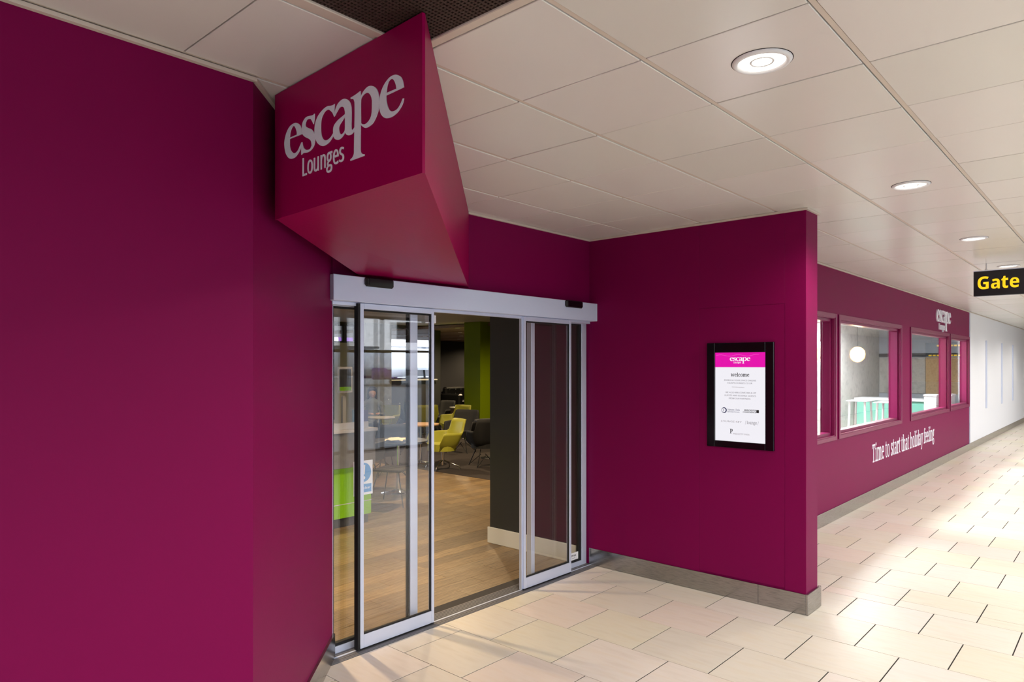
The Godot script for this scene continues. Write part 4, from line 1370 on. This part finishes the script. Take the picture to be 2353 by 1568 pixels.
func seated_person() -> void:
	var at := Vector3(9.1, 0.004, -12.3)
	var c := thing("side_chair", "plain dark chair under the seated person at the window", "chair", at + Vector3(0.0, 0, -0.05), -0.5)
	piece("seat", Vector3(-0.22, 0.42, -0.22), Vector3(0.22, 0.45, 0.22), M.dark_fabric, c, 0.01)
	piece("backrest", Vector3(-0.2, 0.5, -0.25), Vector3(0.2, 0.8, -0.225), M.dark_fabric, c, 0.01)
	for s in [[-0.19, -0.19], [0.19, -0.19], [-0.19, 0.19], [0.19, 0.19]]:
		piece("leg", Vector3(s[0] - 0.012, 0, s[1] - 0.012), Vector3(s[0] + 0.012, 0.42, s[1] + 0.012), M.black, c)
	var p := thing("person", "person with dark hair and grey top seated by the lounge window", "person", at, -0.5)
	var v := func(x: float, y: float, z: float) -> Vector3: return Vector3(x, y, z)
	var skin := mat([206, 160, 136], 0.6)
	var st := start()
	# body: trunk, neck, arms resting forward, legs bent at the knee
	var bones := [[v.call(0, 0.54, -0.02), 0.14, v.call(0, 0.78, -0.04), 0.12], [v.call(0, 0.78, -0.04), 0.12, v.call(0, 0.96, -0.03), 0.13], [v.call(0, 1.0, -0.03), 0.06, v.call(0, 1.1, -0.01), 0.05]]
	for s in [-1.0, 1.0]:
		bones.append([v.call(s * 0.12, 0.98, -0.03), 0.06, v.call(s * 0.18, 0.96, -0.03), 0.055])
		bones.append([v.call(s * 0.19, 0.95, -0.03), 0.05, v.call(s * 0.22, 0.72, 0.04), 0.04])
		bones.append([v.call(s * 0.22, 0.72, 0.04), 0.04, v.call(s * 0.1, 0.76, 0.28), 0.028])
		bones.append([v.call(s * 0.08, 0.54, 0.0), 0.09, v.call(s * 0.1, 0.52, 0.4), 0.062])
		bones.append([v.call(s * 0.1, 0.52, 0.4), 0.06, v.call(s * 0.1, 0.09, 0.38), 0.04])
		bones.append([v.call(s * 0.1, 0.05, 0.36), 0.04, v.call(s * 0.11, 0.035, 0.52), 0.032])
	nets(st, bones, 0.022, 0.04)
	part("body", st, mat([132, 140, 148], 0.8), p)
	st = start()
	var head := [[v.call(0, 1.19, -0.02), 0.083, v.call(0, 1.24, -0.03), 0.085], [v.call(0, 1.14, 0.04), 0.042, v.call(0, 1.18, 0.03), 0.06], [v.call(0, 1.2, 0.065), 0.012, v.call(0, 1.175, 0.082), 0.012], [v.call(0, 1.1, -0.01), 0.05, v.call(0, 1.15, -0.01), 0.05],
		[v.call(-0.083, 1.19, -0.02), 0.016, v.call(-0.085, 1.21, -0.02), 0.016], [v.call(0.083, 1.19, -0.02), 0.016, v.call(0.085, 1.21, -0.02), 0.016]]
	nets(st, head, 0.01, 0.02)
	var h := part("head", st, skin, p)
	st = start()
	for s in [-1.0, 1.0]: lathe(st, [Vector2(0, -0.008), Vector2(0.01, 0), Vector2(0, 0.008)], 8, v.call(s * 0.032, 1.212, 0.052))
	part("eyes", st, M.black, h)
	st = start()
	tube(st, [v.call(-0.024, 1.148, 0.078), v.call(0, 1.144, 0.086), v.call(0.024, 1.148, 0.078)], 0.005, 6)
	part("mouth", st, mat([170, 84, 84], 0.5), h)
	st = start()
	nets(st, [[v.call(0, 1.25, -0.045), 0.09, v.call(0, 1.2, -0.07), 0.085], [v.call(-0.06, 1.25, -0.02), 0.045, v.call(-0.085, 1.08, -0.05), 0.03], [v.call(0.06, 1.25, -0.02), 0.045, v.call(0.085, 1.08, -0.05), 0.03], [v.call(-0.05, 1.285, 0.03), 0.04, v.call(0.05, 1.285, 0.03), 0.04]], 0.012, 0.03)
	part("hair", st, mat([48, 30, 28], 0.6), p)
	st = start()
	for s in [-1.0, 1.0]:
		var b := [[v.call(s * 0.1, 0.76, 0.28), 0.026, v.call(s * 0.07, 0.765, 0.35), 0.022]]
		for k in 4:
			b.append([v.call(s * (0.086 - k * 0.016), 0.768, 0.34), 0.01, v.call(s * (0.075 - k * 0.017), 0.755, 0.41 - absf(k - 1.3) * 0.012), 0.008])
		b.append([v.call(s * 0.06, 0.77, 0.3), 0.011, v.call(s * 0.03, 0.77, 0.35), 0.009])
		nets(st, b, 0.007, 0.008)
	part("hands", st, skin, p)
	cafe_table("cafe_table", "pale round table in front of the seated person", at + Vector3(-0.35, 0, 0.75), 0.73, 0.3, M.pale_board, M.chrome)

# ---------------------------------------------------------------- outside the windows
func outside() -> void:
	structure("floor_apron", Vector3(-120, -1.4, -160), Vector3(160, -1.2, -14.9), M.asphalt, "pale concrete apron behind the lounge")
	structure("floor_apron_front", Vector3(-120, -1.4, 3.2), Vector3(160, -1.2, 160), M.asphalt, "pale concrete apron in front of the corridor windows")
	var n := 0
	for d in [[60.0, 140.0, "long low grey terminal building seen mirrored in the door glass"], [105.0, -140.0, "long low grey terminal building beyond the lounge windows"]]:
		var t := thing("terminal_building", d[2], "building", Vector3(d[0], -1.2, d[1]))
		piece("body", Vector3(-45, 0, -6), Vector3(45, 7.2, 6), mat([222, 224, 230], 0.7), t)
		piece("roof", Vector3(-46, 7.2, -7), Vector3(46, 7.7, 7), mat([120, 124, 132], 0.7), t)
		for s in [-1.0, 1.0]:
			for k in 16:
				piece("window", Vector3(-43 + k * 5.4, 3.6, s * 6 - 0.05), Vector3(-39 + k * 5.4, 5.6, s * 6 + 0.05), mat([60, 70, 84], 0.2), t)
		n += 1
	var proto: Node3D = null
	for d in [[64.0, 76.0, 0.5, "white aircraft with purple tail parked outside the corridor windows"], [62.0, -74.0, 3.5, "white aircraft with purple tail parked beyond the lounge windows"]]:
		if proto != null:
			again(proto, "aircraft", d[3], Vector3(d[0], -1.2, d[1]), d[2])
			continue
		proto = thing("aircraft", d[3], "aircraft", Vector3(d[0], -1.2, d[1]), d[2])
		var st := start()
		st.set_smooth_group(1)
		var rr := [0.1, 1.1, 1.75, 1.95, 1.95, 1.95, 1.9, 1.4, 0.8, 0.3]
		var xx := [-15.0, -14.0, -12.0, -9.0, 0.0, 6.0, 9.0, 13.0, 16.0, 18.0]
		var path := []
		for i in rr.size() - 1:
			for k in 20:
				var a := TAU * k / 20
				var b := TAU * (k + 1) / 20
				var q := func(j: int, g: float) -> Vector3: return Vector3(xx[j], 3.4 + rr[j] * sin(g) + (0.9 * (j - 6) / 3.0 if j > 6 else 0.0), rr[j] * cos(g))
				_edge(st, q.call(i, a), q.call(i, b), q.call(i + 1, b), q.call(i + 1, a), Vector3(0, sin((a + b) / 2), cos((a + b) / 2)))
		st.set_smooth_group(-1)
		part("fuselage", st, M.white, proto)
		st = start()
		prism(st, PackedVector2Array([Vector2(12, 5.0), Vector2(15.6, 10.2), Vector2(18, 10.2), Vector2(17.4, 4.8)]), -0.15, 0.15, Transform3D(Basis(Vector3.RIGHT, Vector3(0, 0, 1), Vector3.UP), Vector3.ZERO))
		part("tail_fin", st, mat([104, 44, 132], 0.4), proto)
		for s in [-1.0, 1.0]:
			st = start()
			prism(st, PackedVector2Array([Vector2(-3, s * 1.4), Vector2(5, s * 15), Vector2(7, s * 15), Vector2(4, s * 1.4)]), 2.4, 2.7)
			part("wing", st, mat([200, 202, 206], 0.4), proto)
			st = start()
			tube(st, [Vector3(-2.6, 1.8, s * 5), Vector3(1.6, 1.8, s * 5)], 0.85, 14)
			part("engine", st, mat([104, 44, 132], 0.4), proto)
			st = start()
			tube(st, [Vector3(1.5, 0.5, s * 2.4 - 0.3), Vector3(1.5, 0.5, s * 2.4 + 0.3)], 0.5, 14)
			tube(st, [Vector3(1.5, 0.5, s * 2.4), Vector3(1.5, 2.4, s * 2.2)], 0.15, 8)
			part("main_gear", st, M.charcoal, proto)
		st = start()
		tube(st, [Vector3(-11, 0.4, -0.25), Vector3(-11, 0.4, 0.25)], 0.4, 14)
		tube(st, [Vector3(-11, 0.4, 0), Vector3(-11, 1.8, 0)], 0.12, 8)
		part("nose_gear", st, M.charcoal, proto)
